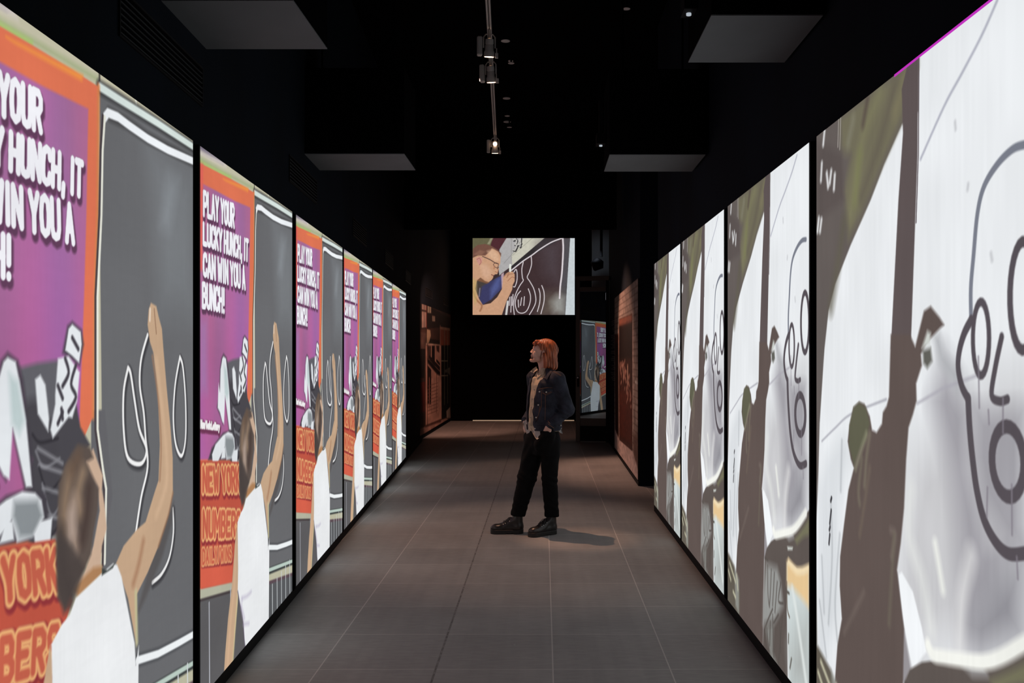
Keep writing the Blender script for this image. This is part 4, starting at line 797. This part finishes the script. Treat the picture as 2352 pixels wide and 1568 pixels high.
MB().box(-.012, .012, -.01, .01, 0, .13).build('tube', new_mat('white_tube', (.8,.8,.8), .5, emit=(.9,.9,1), estr=.8), em); MB().box(-.016, .016, .01, .03, -.01, .14).build('bracket', m_frame, em)
# emissive bar stands in for the bright line of light below the far screen
st = MB().box(-1.72, .75, 22.655, 22.675, .004, .022).build('floor_bright_line', m_strip); tag(st, 'thin line of light on the floor at the foot of the black rear wall', 'line of light')

# ------------------------------------------------------------------ organic shapes: signed distance fields turned into surfaces
def rc(a, b, ra, rb):
    a = np.array(a, float); b = np.array(b, float)
    def f(p):
        ab = b-a; t = np.clip(((p-a)@ab)/(ab@ab+1e-12), 0, 1)
        return np.linalg.norm(p-a-t[..., None]*ab, axis=-1)-(ra+(rb-ra)*t)
    return f
def el(c, r, R=None):
    c = np.array(c, float); r = np.array(r, float)
    def f(p):
        q = p-c
        if R is not None: q = q@R
        k0 = np.linalg.norm(q/r, axis=-1); k1 = np.linalg.norm(q/(r*r), axis=-1)
        return k0*(k0-1)/(k1+1e-9)
    return f
def loft(keys, e, n=2.2):
    """upright body of elliptic sections (z, cx, cy, r along e, r across e)"""
    K = np.array(keys, float); ex = np.array(e); ey = np.array([-e[1], e[0]])
    def f(p):
        z = p[..., 2]; g = lambda i: np.interp(z, K[:, 0], K[:, i])
        dx = p[..., 0]-g(1); dy = p[..., 1]-g(2)
        u = np.abs(dx*ex[0]+dy*ex[1])/g(3); v = np.abs(dx*ey[0]+dy*ey[1])/g(4)
        d = ((u**n+v**n)**(1/n)-1)*np.minimum(g(3), g(4))
        return np.maximum(d, np.maximum(K[0, 0]-z, z-K[-1, 0]))
    return f
def su(k, *fs):
    def f(p):
        d = fs[0](p)
        for g in fs[1:]:
            e = g(p); h = np.clip(.5+.5*(e-d)/k, 0, 1); d = e*(1-h)+d*h-k*h*(1-h)
        return d
    return f
def nets(f, lo, hi, h):
    lo = np.array(lo, float); n = np.ceil((np.array(hi)-lo)/h).astype(int)+1
    ax = [lo[i]+h*np.arange(n[i]) for i in range(3)]
    V = np.empty(n, np.float64); YZ = np.stack(np.meshgrid(ax[1], ax[2], indexing='ij'), -1)
    for i0 in range(0, n[0], 12):
        xs = ax[0][i0:i0+12]
        g = np.empty((len(xs),)+YZ.shape[:2]+(3,)); g[..., 0] = xs[:, None, None]; g[..., 1:] = YZ
        V[i0:i0+12] = f(g)
    S = V < 0; c = [slice(0, -1), slice(1, None)]
    acc = np.zeros(tuple(n-1)+(3,)); cnt = np.zeros(tuple(n-1))
    for a in range(3):
        for o1 in (0, 1):
            for o2 in (0, 1):
                o = [0, 0, 0]; b, d = [k for k in range(3) if k != a]; o[b] = o1; o[d] = o2
                s0 = tuple(c[o[k]] if k != a else c[0] for k in range(3)); s1 = tuple(c[o[k]] if k != a else c[1] for k in range(3))
                m = S[s0] != S[s1]; t = np.where(m, V[s0]/np.where(m, V[s0]-V[s1], 1), 0)
                for k in range(3): acc[..., k] += np.where(m, t if k == a else o[k], 0)
                cnt += m
    act = cnt > 0; idx = -np.ones(act.shape, int); idx[act] = np.arange(act.sum())
    P = (np.argwhere(act)+acc[act]/cnt[act][:, None])*h+lo; Q = []
    for a in range(3):
        b, d = (a+1) % 3, (a+2) % 3
        s0 = [slice(None)]*3; s1 = [slice(None)]*3; s0[a] = slice(0, -1); s1[a] = slice(1, None)
        A = S[tuple(s0)]; B = S[tuple(s1)]; e = np.argwhere(A != B)
        e = e[(e[:, b] > 0) & (e[:, d] > 0) & (e[:, b] < n[b]-1) & (e[:, d] < n[d]-1)]
        eb = np.zeros(3, int); eb[b] = 1; ed = np.zeros(3, int); ed[d] = 1
        q = np.stack([idx[tuple((e-eb-ed).T)], idx[tuple((e-ed).T)], idx[tuple(e.T)], idx[tuple((e-eb).T)]], 1)
        fl = ~A[tuple(e.T)]; q[fl] = q[fl][:, ::-1]; Q.append(q)
    return P, np.concatenate(Q)
def organic(name, f, lo, hi, h, mat, parent, label=None, extra=None, colour=None):
    P, Q = nets(f, lo, hi, h)
    if extra is not None: Q = np.concatenate([Q, extra[1]+len(P)]); P = np.concatenate([P, extra[0]])
    me = bpy.data.meshes.new(name); me.from_pydata(P.tolist(), [], Q.tolist()); me.update(); me.materials.append(mat)
    me.polygons.foreach_set('use_smooth', [True]*len(me.polygons))
    if colour is not None:
        a = me.color_attributes.new('picture', 'FLOAT_COLOR', 'POINT'); c = colour(P)
        a.data.foreach_set('color', np.concatenate([c, np.ones((len(P), 1))], 1).astype(np.float32).ravel())
    o = bpy.data.objects.new(name, me); COL.objects.link(o); o.parent = parent
    if label: o['label'] = label
    return o
def front(f, x, z, y0=-.45, y1=.3):
    ys = np.linspace(y0, y1, 376); g = np.empty(ys.shape+(3,)); g[:, 0] = x; g[:, 1] = ys; g[:, 2] = z
    m = np.nonzero(f(g) < 0)[0]
    return ys[m[0]] if len(m) else None
def patch(name, poly, f, off, thick, mat, parent, label=None, cuts=3):
    """a thin piece of cloth with the outline poly (x, z), laid on the body surface f"""
    bm = bmesh.new(); vs = [bm.verts.new((x, 0, z)) for x, z in poly]; bm.faces.new(vs)
    bmesh.ops.triangulate(bm, faces=bm.faces[:]); bmesh.ops.subdivide_edges(bm, edges=bm.edges[:], cuts=cuts, use_grid_fill=True)
    last = -.1
    yy = {}
    for v in bm.verts: yy[v] = front(f, v.co.x, v.co.z)
    ok = [y for y in yy.values() if y is not None]; mean = sum(ok)/len(ok)
    for v, y in yy.items(): v.co.y = (y if y is not None else mean)-off
    for _ in range(2): bmesh.ops.smooth_vert(bm, verts=bm.verts[:], factor=.4, use_axis_y=True, use_axis_x=False, use_axis_z=False)
    r = bmesh.ops.extrude_face_region(bm, geom=bm.faces[:])
    for v in [g for g in r['geom'] if isinstance(g, bmesh.types.BMVert)]: v.co.y -= thick
    bmesh.ops.recalc_face_normals(bm, faces=bm.faces)
    me = bpy.data.meshes.new(name); bm.to_mesh(me); bm.free(); me.materials.append(mat)
    me.polygons.foreach_set('use_smooth', [True]*len(me.polygons)); me.set_sharp_from_angle(angle=math.radians(50))
    o = bpy.data.objects.new(name, me); COL.objects.link(o); o.parent = parent
    if label: o['label'] = label
    return o
def seam(mb, pts, f, r=.0016, off=.001, n=14):
    out = []
    for (x0, z0), (x1, z1) in zip(pts, pts[1:]):
        for k in range(n):
            t = k/n; x, z = x0+(x1-x0)*t, z0+(z1-z0)*t; y = front(f, x, z)
            if y is not None: out.append((x, y-off, z))
    if len(out) > 2: mb.tube(out, r, 6)
# zoomed photograph views -> metres in the visitor's own upright plane
A1 = lambda *n: [(((1190+n[i]/12.064)-1248)*.003909, (1226-(770+n[i+1]/12.06))*.003909) for i in range(0, len(n), 2)]
A2 = lambda *n: [(((1190+n[i]/11.2)-1248)*.003909, (1226-(880+n[i+1]/11.2))*.003909) for i in range(0, len(n), 2)]

m_skin = new_mat('skin', (.5,.3,.22), .55, spec=.35); N = m_skin.node_tree.nodes
at = N.new('ShaderNodeVertexColor'); at.layer_name = 'picture'; m_skin.node_tree.links.new(at.outputs[0], N['Principled BSDF'].inputs['Base Color'])
m_skin.node_tree.nodes['Principled BSDF'].inputs['Subsurface Weight'].default_value = .08
m_hair = vary(new_mat('auburn_hair', (.34, .085, .028), .45, spec=.45), 60, .6, (1, 1, .12), .3)
m_denim = vary(new_mat('dark_denim', (.024, .027, .040), .8, spec=.2), 14, .5, (1, 1, 1), .5, 8)
m_stitch = new_mat('orange_stitching', (.26, .12, .055), .7)
m_shirt = vary(new_mat('beige_shirt', (.52, .43, .32), .8, spec=.2), 25, .12, bump=.3)
m_tee = new_mat('pale_cloth', (.40, .38, .36), .8)
m_trou = vary(new_mat('black_trousers', (.004, .004, .0045), .85, spec=.12), 12, .4, bump=.35)
m_boot = vary(new_mat('black_leather', (.014, .012, .012), .34, spec=.6), 18, .3, bump=.2)
m_sole = new_mat('black_rubber', (.012, .012, .012), .6)
m_btn = new_mat('metal_button', (.6, .55, .5), .3, .9)
m_eye = new_mat('eye_white', (.6, .58, .56), .2); m_iris = new_mat('iris', (.03, .02, .015), .2)

VIS = thing('person', 'long-haired visitor in dark denim jacket and black trousers standing in profile, hands in pockets', 'person', (0, 8.35, 0))
fx, sx = (-.82, -.57), (.57, -.82)
rng = np.random.RandomState(2)
wob = lambda p, a, q, ph=0: a*np.sin(p[..., 0]*q[0]+p[..., 1]*q[1]+p[..., 2]*q[2]+ph)

# --- head, in its own frame: X to the face, Y to his left, Z up, tilted back
HC = np.array([.004, .012, 1.640]); pt = math.radians(13)
HR = np.array([[-math.cos(pt), 0, math.sin(pt)], [0, -1, 0], [math.sin(pt), 0, math.cos(pt)]])   # rows: local axes in body axes
def head_local(p): return (p-HC)@HR.T
hs_ = su(.018, el((-.012, 0, .012), (.096, .074, .088)), el((.040, 0, -.045), (.052, .052, .058)), el((.048, 0, .02), (.05, .058, .05)))
hs_ = su(.012, hs_, rc((.030, .036, -.075), (.068, .012, -.100), .024, .018), rc((.030, -.036, -.075), (.068, -.012, -.100), .024, .018), el((.088, 0, -.104), (.019, .018, .016)),
         el((.062, .036, -.030), (.024, .020, .024)), el((.062, -.036, -.030), (.024, .020, .024)), rc((.086, .030, .014), (.092, .008, .014), .010, .010), rc((.086, -.030, .014), (.092, -.008, .014), .010, .010))
hs_ = su(.007, hs_, rc((.084, 0, .004), (.096, 0, -.030), .010, .012), rc((.092, 0, .004), (.1115, 0, -.030), .0055, .0078), el((.103, .0105, -.036), (.010, .0055, .006)), el((.103, -.0105, -.036), (.010, .0055, .006)), rc((.084, 0, -.052), (.092, 0, -.058), .018, .014))
hs_ = su(.003, hs_, el((.0965, 0, -.0635), (.008, .019, .0055)), el((.094, 0, -.0755), (.008, .017, .0060)))
ear = lambda s: su(.005, el((-.006, s*.074, -.018), (.019, .009, .031), None), el((-.002, s*.070, -.040), (.011, .009, .012)))
def head_f(p):
    q = head_local(p); d = hs_(q)
    for s in (1, -1):
        d = np.maximum(d, -el((.094, s*.030, -.004), (.010, .012, .0065))(q))
        e = ear(s)(q); e = np.maximum(e, -el((.002, s*.083, -.016), (.009, .007, .016))(q)); d = np.minimum(d, e)
    d = np.maximum(d, -el((.106, 0, -.0695), (.012, .014, .0012))(q))
    nk = su(.02, rc((.030, .012, 1.60), (.022, .010, 1.44), .050, .056), rc((-.030, .012, 1.545), (.00, .0, 1.45), .022, .03))(p)
    h = np.clip(.5+.5*(nk-d)/.02, 0, 1); return nk*(1-h)+d*h-.02*h*(1-h)
def skin_col(P):
    q = head_local(P); c = np.tile(np.array([.70, .44, .35]), (len(P), 1))
    def mix(m, col):
        nonlocal c; m = np.clip(m, 0, 1)[:, None]; c = c*(1-m)+np.array(col)*m
    mix(1.3-np.linalg.norm((q-[.102, 0, -.070])/[.012, .019, .012], axis=1)*1.0, (.40, .12, .10))
    mix((1.2-np.linalg.norm((q-[.05, 0, -.09])/[.06, .055, .035], axis=1))*1.2, (.36, .20, .14))
    for s in (1, -1): mix((1.2-np.linalg.norm((q-[.095, s*.030, .018])/[.012, .016, .004], axis=1))*2, (.08, .035, .02))
    mix((1.2-np.linalg.norm((q-[.016, .062, -.03])/[.007, .02, .05], axis=1))*1.5, (.16, .07, .04))
    mix((1.2-np.linalg.norm((q-[.118, 0, -.03])/[.016, .012, .014], axis=1)), (.72, .38, .28))
    return c
# --- the rest of the body (mostly under the clothes), with hands and fingers
SL, SR = np.array([.125, -.150, 1.395]), np.array([-.085, .150, 1.395])
EL_, ER_ = np.array([.212, -.135, 1.125]), np.array([-.075, .245, 1.13])
WL_, WR_ = np.array([.050, -.182, .978]), np.array([-.158, .090, 1.0])
def hand(w, d, side):
    w = np.array(w, float); d = np.array(d)/np.linalg.norm(d); n = np.cross(d, np.array(side)); n /= np.linalg.norm(n); s = np.cross(n, d)
    fs = [rc(w, w+d*.075, .024, .030), rc(w+s*.014, w+d*.075+s*.022, .018, .017), rc(w-s*.014, w+d*.075-s*.022, .018, .017)]
    for k, (o, L) in enumerate(((-.029, .060), (-.010, .074), (.010, .080), (.029, .072))):
        a = w+d*.085+s*o; b = a+d*L*.5+n*.006; c = b+d*L*.5+n*.016
        fs += [rc(a-d*.02, b, .0095, .009), rc(b, c, .009, .0075)]
    a = w+d*.02+s*.026; fs += [rc(a, a+d*.035+s*.022+n*.008, .014, .011), rc(a+d*.035+s*.022+n*.008, a+d*.066+s*.024+n*.014, .011, .009)]
    return su(.008, *fs)
body = su(.02, loft([(.80, .0, .0, .15, .10), (.95, .005, .0, .14, .095), (1.1, .012, .0, .14, .095), (1.3, .02, .0, .16, .10), (1.42, .02, .0, .12, .08), (1.46, .022, .008, .06, .055)], sx),
          rc((.022, .01, 1.40), (.022, .01, 1.50), .06, .054), rc(SL, EL_, .045, .038), rc(EL_, WL_, .038, .027), rc(SR, ER_, .045, .038), rc(ER_, WR_, .038, .027),
          rc((.06, -.045, .85), (.052, -.055, .50), .075, .05), rc((.052, -.055, .50), (.074, .0, .12), .05, .030), rc((-.06, .055, .85), (-.147, .06, .50), .075, .05), rc((-.147, .06, .50), (-.231, .036, .12), .05, .030))
handL = hand(WL_, (-.42, .40, -.82), (.6, -.5, 0)); handR = hand(WR_, (.12, -.10, -1), (-.6, .8, 0))
body_all = lambda p: np.minimum(np.maximum(su(.012, body, handL, handR)(p), p[..., 2]-1.49), 9)
Ph, Qh = nets(head_f, (-.15, -.10, 1.44), (.13, .12, 1.76), .0026)
bo = organic('body', body_all, (-.32, -.30, .08), (.30, .32, 1.50), .006, m_skin, VIS, extra=(Ph, Qh), colour=skin_col)
for s in (1, -1):
    c = HC+np.array([.0775, s*.029, -.004])@HR
    e = MB(); bmesh.ops.create_uvsphere(e.bm, u_segments=16, v_segments=10, radius=.0115, matrix=Matrix.Translation(c)); eo = e.build('eye', m_eye, bo, smooth=True)
    c2 = HC+np.array([.0845, s*.0300, -.003])@HR
    e = MB(); bmesh.ops.create_uvsphere(e.bm, u_segments=12, v_segments=8, radius=.0058, matrix=Matrix.Translation(c2)); e.build('iris', m_iris, eo, smooth=True)
# --- hair to the shoulders
def hair_f(p):
    q = head_local(p); x, y, z = q[..., 0], q[..., 1], q[..., 2]
    cap = el((-.016, 0, .020), (.108, .089, .099))(q)
    lim = np.interp(z, [-.12, -.045, .005, .03, .05, .075, .12], [-.020, -.022, -.018, .022, .062, .105, .14])
    cap = np.maximum(cap, (x-lim)*.8)
    back = su(.03, rc((.055, .030, 1.62), (.078, .035, 1.515), .062, .050), rc((.055, -.02, 1.62), (.075, -.025, 1.51), .062, .050), rc((.020, -.068, 1.60), (.030, -.070, 1.515), .024, .028), rc((.02, .085, 1.60), (.03, .09, 1.515), .024, .026))(p)
    d = su(.02, lambda _: cap, lambda _: back, rc((-.062, -.030, 1.722), (-.078, -.035, 1.690), .018, .010), rc((-.055, .01, 1.726), (-.082, .0, 1.712), .018, .012), rc((-.03, -.066, 1.705), (-.012, -.078, 1.655), .018, .010))(p)
    th = np.arctan2(p[..., 1]-.012, p[..., 0]-.02)
    am = np.clip((np.hypot(p[..., 0]-.02, p[..., 1]-.012)-.02)/.06, 0, 1)
    d = d+am*(.0026*np.sin(th*27+p[..., 2]*18)+.0014*np.sin(th*49-p[..., 2]*25+2)+.002*np.sin(p[..., 2]*60+th*9))
    tip = 1.478+.012*np.sin(th*17)+.006*np.sin(th*41)
    return np.maximum(d, tip-p[..., 2])
organic('hair', hair_f, (-.13, -.13, 1.45), (.18, .17, 1.77), .003, m_hair, VIS)
# --- shirt
sh_keys = [(.93, .004, .0, .158, .122), (1.05, .010, .0, .165, .132), (1.2, .018, .0, .172, .132), (1.34, .02, .0, .165, .118), (1.42, .02, .004, .11, .088), (1.475, .020, .008, .066, .062)]
shirt_f = lambda p: np.maximum(su(.01, loft(sh_keys, sx), rc((-.07, -.02, 1.39), (-.1, -.05, 1.0), .028, .030))(p)+wob(p, .0015, (60, 20, 40)), el((-.005, .0, 1.49), (.062, .062, .06))(p)*-1)
so = organic('shirt', shirt_f, (-.22, -.22, .92), (.24, .22, 1.49), .005, m_shirt, VIS)
# --- denim jacket: solid cloth body with an open front and sleeves
jk_keys = [(.945, .006, .0, .172, .134), (.99, .008, .0, .176, .140), (1.1, .012, .0, .186, .148), (1.25, .02, .0, .192, .146), (1.36, .022, .0, .180, .128), (1.43, .022, .004, .125, .098), (1.475, .024, .008, .080, .076)]
arms = su(.025, rc(SL, EL_, .068, .060), rc(EL_, WL_+(EL_-WL_)*.12, .060, .047))
armr = su(.025, rc(SR, ER_, .068, .058), rc(ER_, WR_+(ER_-WR_)*.12, .058, .047))
def jacket_f(p):
    d = loft(jk_keys, sx)(p)
    d = su(.035, lambda _: d, rc((.022, -.01, 1.415), SL, .062, .064), rc((.022, .01, 1.415), SR, .062, .064))(p)
    a = (p[..., 0]-.02)*sx[0]+p[..., 1]*sx[1]; b = (p[..., 0]-.02)*fx[0]+p[..., 1]*fx[1]; z = p[..., 2]
    a1 = np.interp(z, [.94, .98, 1.12, 1.3, 1.36, 1.42], [.035, .020, .018, .045, .062, .09]); a0 = np.interp(z, [.94, 1.3, 1.42], [-.095, -.062, -.085])
    cut = np.minimum(np.minimum(a-a0, a1-a), b-.03)
    d = np.maximum(d, cut)
    d = np.maximum(d, -el((.005, .006, 1.49), (.060, .060, .075))(p))
    d = su(.02, lambda _: d, arms, armr)(p)
    # creases
    g = np.exp(-((z-1.11)/.07)**2)*(p[..., 0] > .10)
    d = d+g*(.0042-.0035*np.clip((p[..., 0]-.19)/.05, 0, 1))*np.sin((p[..., 0]*.55+z)*150)+.0025*np.sin(z*55+p[..., 0]*30)*np.sin(p[..., 0]*50+p[..., 1]*30)+np.exp(-((z-1.38)/.05)**2)*.002*np.sin(p[..., 0]*120+z*60)
    return d
jo = organic('denim_jacket', jacket_f, (-.25, -.30, .935), (.31, .33, 1.495), .0045, m_denim, VIS)
# waistband and cuffs
wb = lambda p: np.maximum(np.maximum(loft([(.935, .006, 0, .176, .138), (.985, .008, 0, .181, .145)], sx)(p), -loft([(.93, .006, 0, .164, .126), (.99, .008, 0, .166, .130)], sx)(p)),
     np.minimum(np.minimum(((p[..., 0]-.02)*sx[0]+p[..., 1]*sx[1])+.10, .035-((p[..., 0]-.02)*sx[0]+p[..., 1]*sx[1])), ((p[..., 0]-.02)*fx[0]+p[..., 1]*fx[1])-.03))
organic('waistband', wb, (-.22, -.22, .925), (.24, .22, .995), .004, m_denim, jo)
def cuff(e, w, nm):
    u = (e-w)/np.linalg.norm(e-w); c0 = w+u*.005; c1 = w+u*.055
    f = lambda p: np.maximum(np.maximum(rc(c0-u*.05, c1+u*.05, .047, .053)(p), -rc(c0-u*.06, c1+u*.06, .040, .040)(p)), np.maximum(((p-c0)@-u), ((p-c1)@u)))
    return organic(nm, f, np.minimum(c0, c1)-.07, np.maximum(c0, c1)+.07, .0035, m_denim, jo), f
cl_, cuff_f = cuff(EL_, WL_, 'cuff'); cuff(ER_, WR_, 'cuff')
jk_all = lambda p: np.minimum(jacket_f(p), cuff_f(p))
# collar flaps, pocket flap, placket
patch('collar', A1(770,900,945,925,940,985,860,1100,795,1215,700,1160,640,1105,690,1085,712,1010), jacket_f, .012, .008, m_denim, jo)
patch('collar', A1(302,1110,340,1060,460,1040,440,1110,385,1140,350,1150), lambda p: np.minimum(jacket_f(p), shirt_f(p)), .010, .006, m_denim, jo)
patch('shirt_collar', A1(500,860,545,960,470,1040,400,1040,338,1005,400,930), lambda p: np.minimum(shirt_f(p), jacket_f(p)), .004, .005, m_shirt, so)
patch('shirt_collar', A1(640,900,760,900,720,1030,700,1075,640,1085,560,1150,525,1190,520,1080,560,1030), lambda p: np.minimum(np.minimum(shirt_f(p), jacket_f(p)), head_f(p)), .006, .006, m_shirt, so)
patch('pocket_flap', A2(595,165,620,140,880,130,885,195,740,280,605,225), jacket_f, .003, .004, m_denim, jo)
patch('placket', A2(500,150,600,150,590,560,520,840,420,1010,385,1000,430,700,480,300), jacket_f, .001, .003, m_denim, jo, cuts=4)
patch('pocket_flap', A2(240,130,290,100,300,150,240,200), jk_all, .003, .004, m_denim, jo)
st_ = MB()
for pl_ in (A2(520,140,640,110,760,92,890,100), A2(600,170,612,218,735,276,880,200), A2(622,190,735,240,860,185), A2(606,150,600,560,470,950), A1(650,1112,790,1200,850,1100,925,980), A1(960,985,1060,1040,1180,1110), A1(985,975,1070,1020,1190,1095), A2(770,1000,930,1110), A2(760,920,830,1000), A2(700,240,700,560,690,940), A2(560,560,540,740)):
    seam(st_, pl_, lambda p: jk_all(p)-.004, .0011)
st_.build('stitching', m_stitch, jo, smooth=True, label='orange stitching lines')
def button(x, z, f, par, r=.007, m=m_btn):
    y = front(f, x, z)
    if y is None: return
    MB().lathe([(.001, 0), (r, .001), (r, .003), (r*.6, .004), (.001, .004)], 14, Matrix.Translation((x, y-.001, z))@Matrix.Rotation(math.pi/2, 4, 'X')).build('button', m, par, smooth=True)
for q in ((550, 196), (520, 531), (465, 850), (430, 1138), (722, 205)): x, z = A2(*q)[0]; button(x, z, lambda p: jacket_f(p)-.008, jo)
for q in ((1090, 1062), ): x, z = A2(*q)[0]; button(x, z, wb, jo)
for q in ((880, 1200), (938, 1172)): x, z = A2(*q)[0]; button(x, z, cuff_f, jo)
for q in ((425, 160), (376, 395), (340, 605), (322, 862)): x, z = A2(*q)[0]; button(x, z, shirt_f, so, .006, m_tee)
pk = MB(); seam(pk, A2(430,180,420,500,385,720,380,900), shirt_f, .0022); seam(pk, A2(345,300,330,600,300,880), shirt_f, .0018); pk.build('placket_seam', m_shirt, so, smooth=True)
# --- trousers
def trou_f(p):
    z = p[..., 2]
    hip = loft([(.72, -.008, .0, .150, .110), (.80, -.006, .0, .160, .122), (.90, .0, .0, .158, .120), (.955, .004, .0, .152, .112)], sx)(p)
    L = su(.02, rc((.062, -.050, .84), (.055, -.060, .50), .092, .069), rc((.055, -.060, .50), (.076, -.006, .17), .069, .065))(p)
    R = su(.02, rc((-.070, .050, .84), (-.145, .055, .51), .098, .085), rc((-.145, .055, .51), (-.228, .034, .175), .085, .066))(p)
    L = np.maximum(L, (.160+.0*z)-z); R = np.maximum(R, (.158-.12*(p[..., 0]+.22))-z)
    d = su(.03, lambda _: hip, lambda _: L, lambda _: R)(p)
    d = su(.02, lambda _: d, rc((.050, -.150, .905), (.030, -.115, .79), .056, .046), rc((.020, -.150, .890), (-.030, -.130, .81), .054, .056), rc((-.135, .075, .87), (-.125, .06, .80), .045, .045))(p)
    k = np.exp(-((z-.49)/.06)**2)*.0035*np.sin(z*110+p[..., 0]*60)+np.exp(-((z-.26)/.08)**2)*.0025*np.sin(z*95+p[..., 0]*70)+np.exp(-((z-.72)/.08)**2)*.004*np.sin(z*40-p[..., 0]*60+p[..., 1]*30)
    # pocket mouths where the hands go in
    d = np.maximum(d, z-.962)
    return d+k+.0015*np.sin(z*30+p[..., 0]*45)
to = organic('trousers', trou_f, (-.33, -.22, .13), (.22, .22, .965), .0055, m_trou, VIS)
# --- pale shirt tails hanging out below the jacket
body_low = lambda p: np.minimum(trou_f(p), jacket_f(p))
body_low2 = lambda p: np.minimum(body_low(p), wb(p))
patch('shirt_tail', A2(300,1060,350,1075,400,1190,560,1100,572,1290,545,1360,495,1400,440,1350,350,1200), body_low, .004, .006, m_tee, so, 'pale hem hanging out below the jacket')
patch('shirt_tail', A2(945,1120,1125,1130,1140,1275,1070,1240,1030,1190,950,1165), body_low2, -.008, .006, m_tee, so)
patch('shirt_tail', A2(120,1010,200,940,290,1010,325,1190,290,1260,220,1310,175,1180,110,1060), lambda p: np.minimum(body_low(p), handR(p)), .004, .006, m_tee, so)
tk = MB(); seam(tk, A2(300,1075,350,1200,440,1350,495,1400), lambda p: body_low(p)-.011, .002); tk.build('hem_seam', m_shirt, so, smooth=True)

# --- laced boots
def make_boot(nm, loc, deg, shaft, lab):
    b = None
    up = su(.022, rc((.050, 0, .062), (.058+shaft, 0, .205), .044, .045), rc((.050, 0, .060), (.165, 0, .055), .044, .043), rc((.085, 0, .115), (.185, 0, .062), .040, .036), el((.235, 0, .050), (.066, .050, .037)))
    def upper(p):
        d = up(p); d = np.maximum(d, .024-p[..., 2]); d = np.maximum(d, p[..., 2]-.208)
        return d+.0012*np.sin(p[..., 0]*90+p[..., 2]*120)*np.exp(-((p[..., 0]-.14)/.05)**2)
    outline = lambda p, g: np.minimum(np.hypot(p[..., 0]-np.clip(p[..., 0], .050, .10), p[..., 1])-(.043+g), rc((.10, 0, 0), (.245, -.003, 0), .043+g, .052+g)(p*np.array([1, 1, 0])))
    sole = lambda p: np.maximum(np.maximum(outline(p, .004), np.abs(p[..., 2]-.019)-.0185), -np.maximum(np.abs(p[..., 0]-.125)-.035, p[..., 2]-.006))
    welt = lambda p: np.maximum(outline(p, .006), np.abs(p[..., 2]-.036)-.003)
    R = Matrix.Translation(loc)@Matrix.Rotation(math.radians(deg), 4, 'Z')
    b = organic('boot', upper, (-.02, -.08, .015), (.32, .08, .235), .0035, m_boot, VIS, lab); b.matrix_local = R
    organic('sole', sole, (-.02, -.08, -.006), (.32, .08, .045), .0035, m_sole, b); organic('welt', welt, (-.02, -.08, .028), (.32, .08, .044), .003, m_boot, b)
    lc = MB(); ey = {-1: MB(), 1: MB()}
    top = lambda x, y: max([z for z in np.linspace(.05, .20, 76) if upper(np.array([x, y, z])) < 0] or [.1])
    for k in range(5):
        x = .185-.019*k
        lc.tube([(x-.004*math.cos(t), .026*math.sin(t), top(x, .026*math.sin(t))+.003) for t in np.linspace(-1.4, 1.4, 9)], .0026, 6)
        if k < 4: lc.tube([(x-.019*(t+1)/2, .024*t, top(x-.019*(t+1)/2, .024*t)+.005) for t in np.linspace(-1, 1, 7)], .0024, 6)
        if k < 4:
          for s in (-1, 1): ey[s].lathe([(.001, 0), (.004, .001), (.004, .003), (.001, .004)], 8, Matrix.Translation((x, s*.031, top(x, s*.031)-.002))@Matrix.Rotation(-s*.9, 4, 'X'))
    for s in (-1, 1): lc.tube([(.12, 0, top(.12, 0)+.004), (.135, s*.02, top(.13, s*.02)+.014), (.165, s*.034, top(.16, s*.03)+.008), (.15, s*.036, top(.15, s*.03)), (.122, s*.006, top(.12, 0)+.006)], .0024, 6)
    lc.build('laces', m_sole, b, smooth=True); [ey[s].build('eyelet_row', m_btn, b, smooth=True) for s in (-1, 1)]
make_boot('boot', (-.176, .035, 0), 181, .0, 'forward boot seen from the side')
make_boot('boot', (.115, .035, 0), 180+37, .0, 'rear boot turned towards the camera')
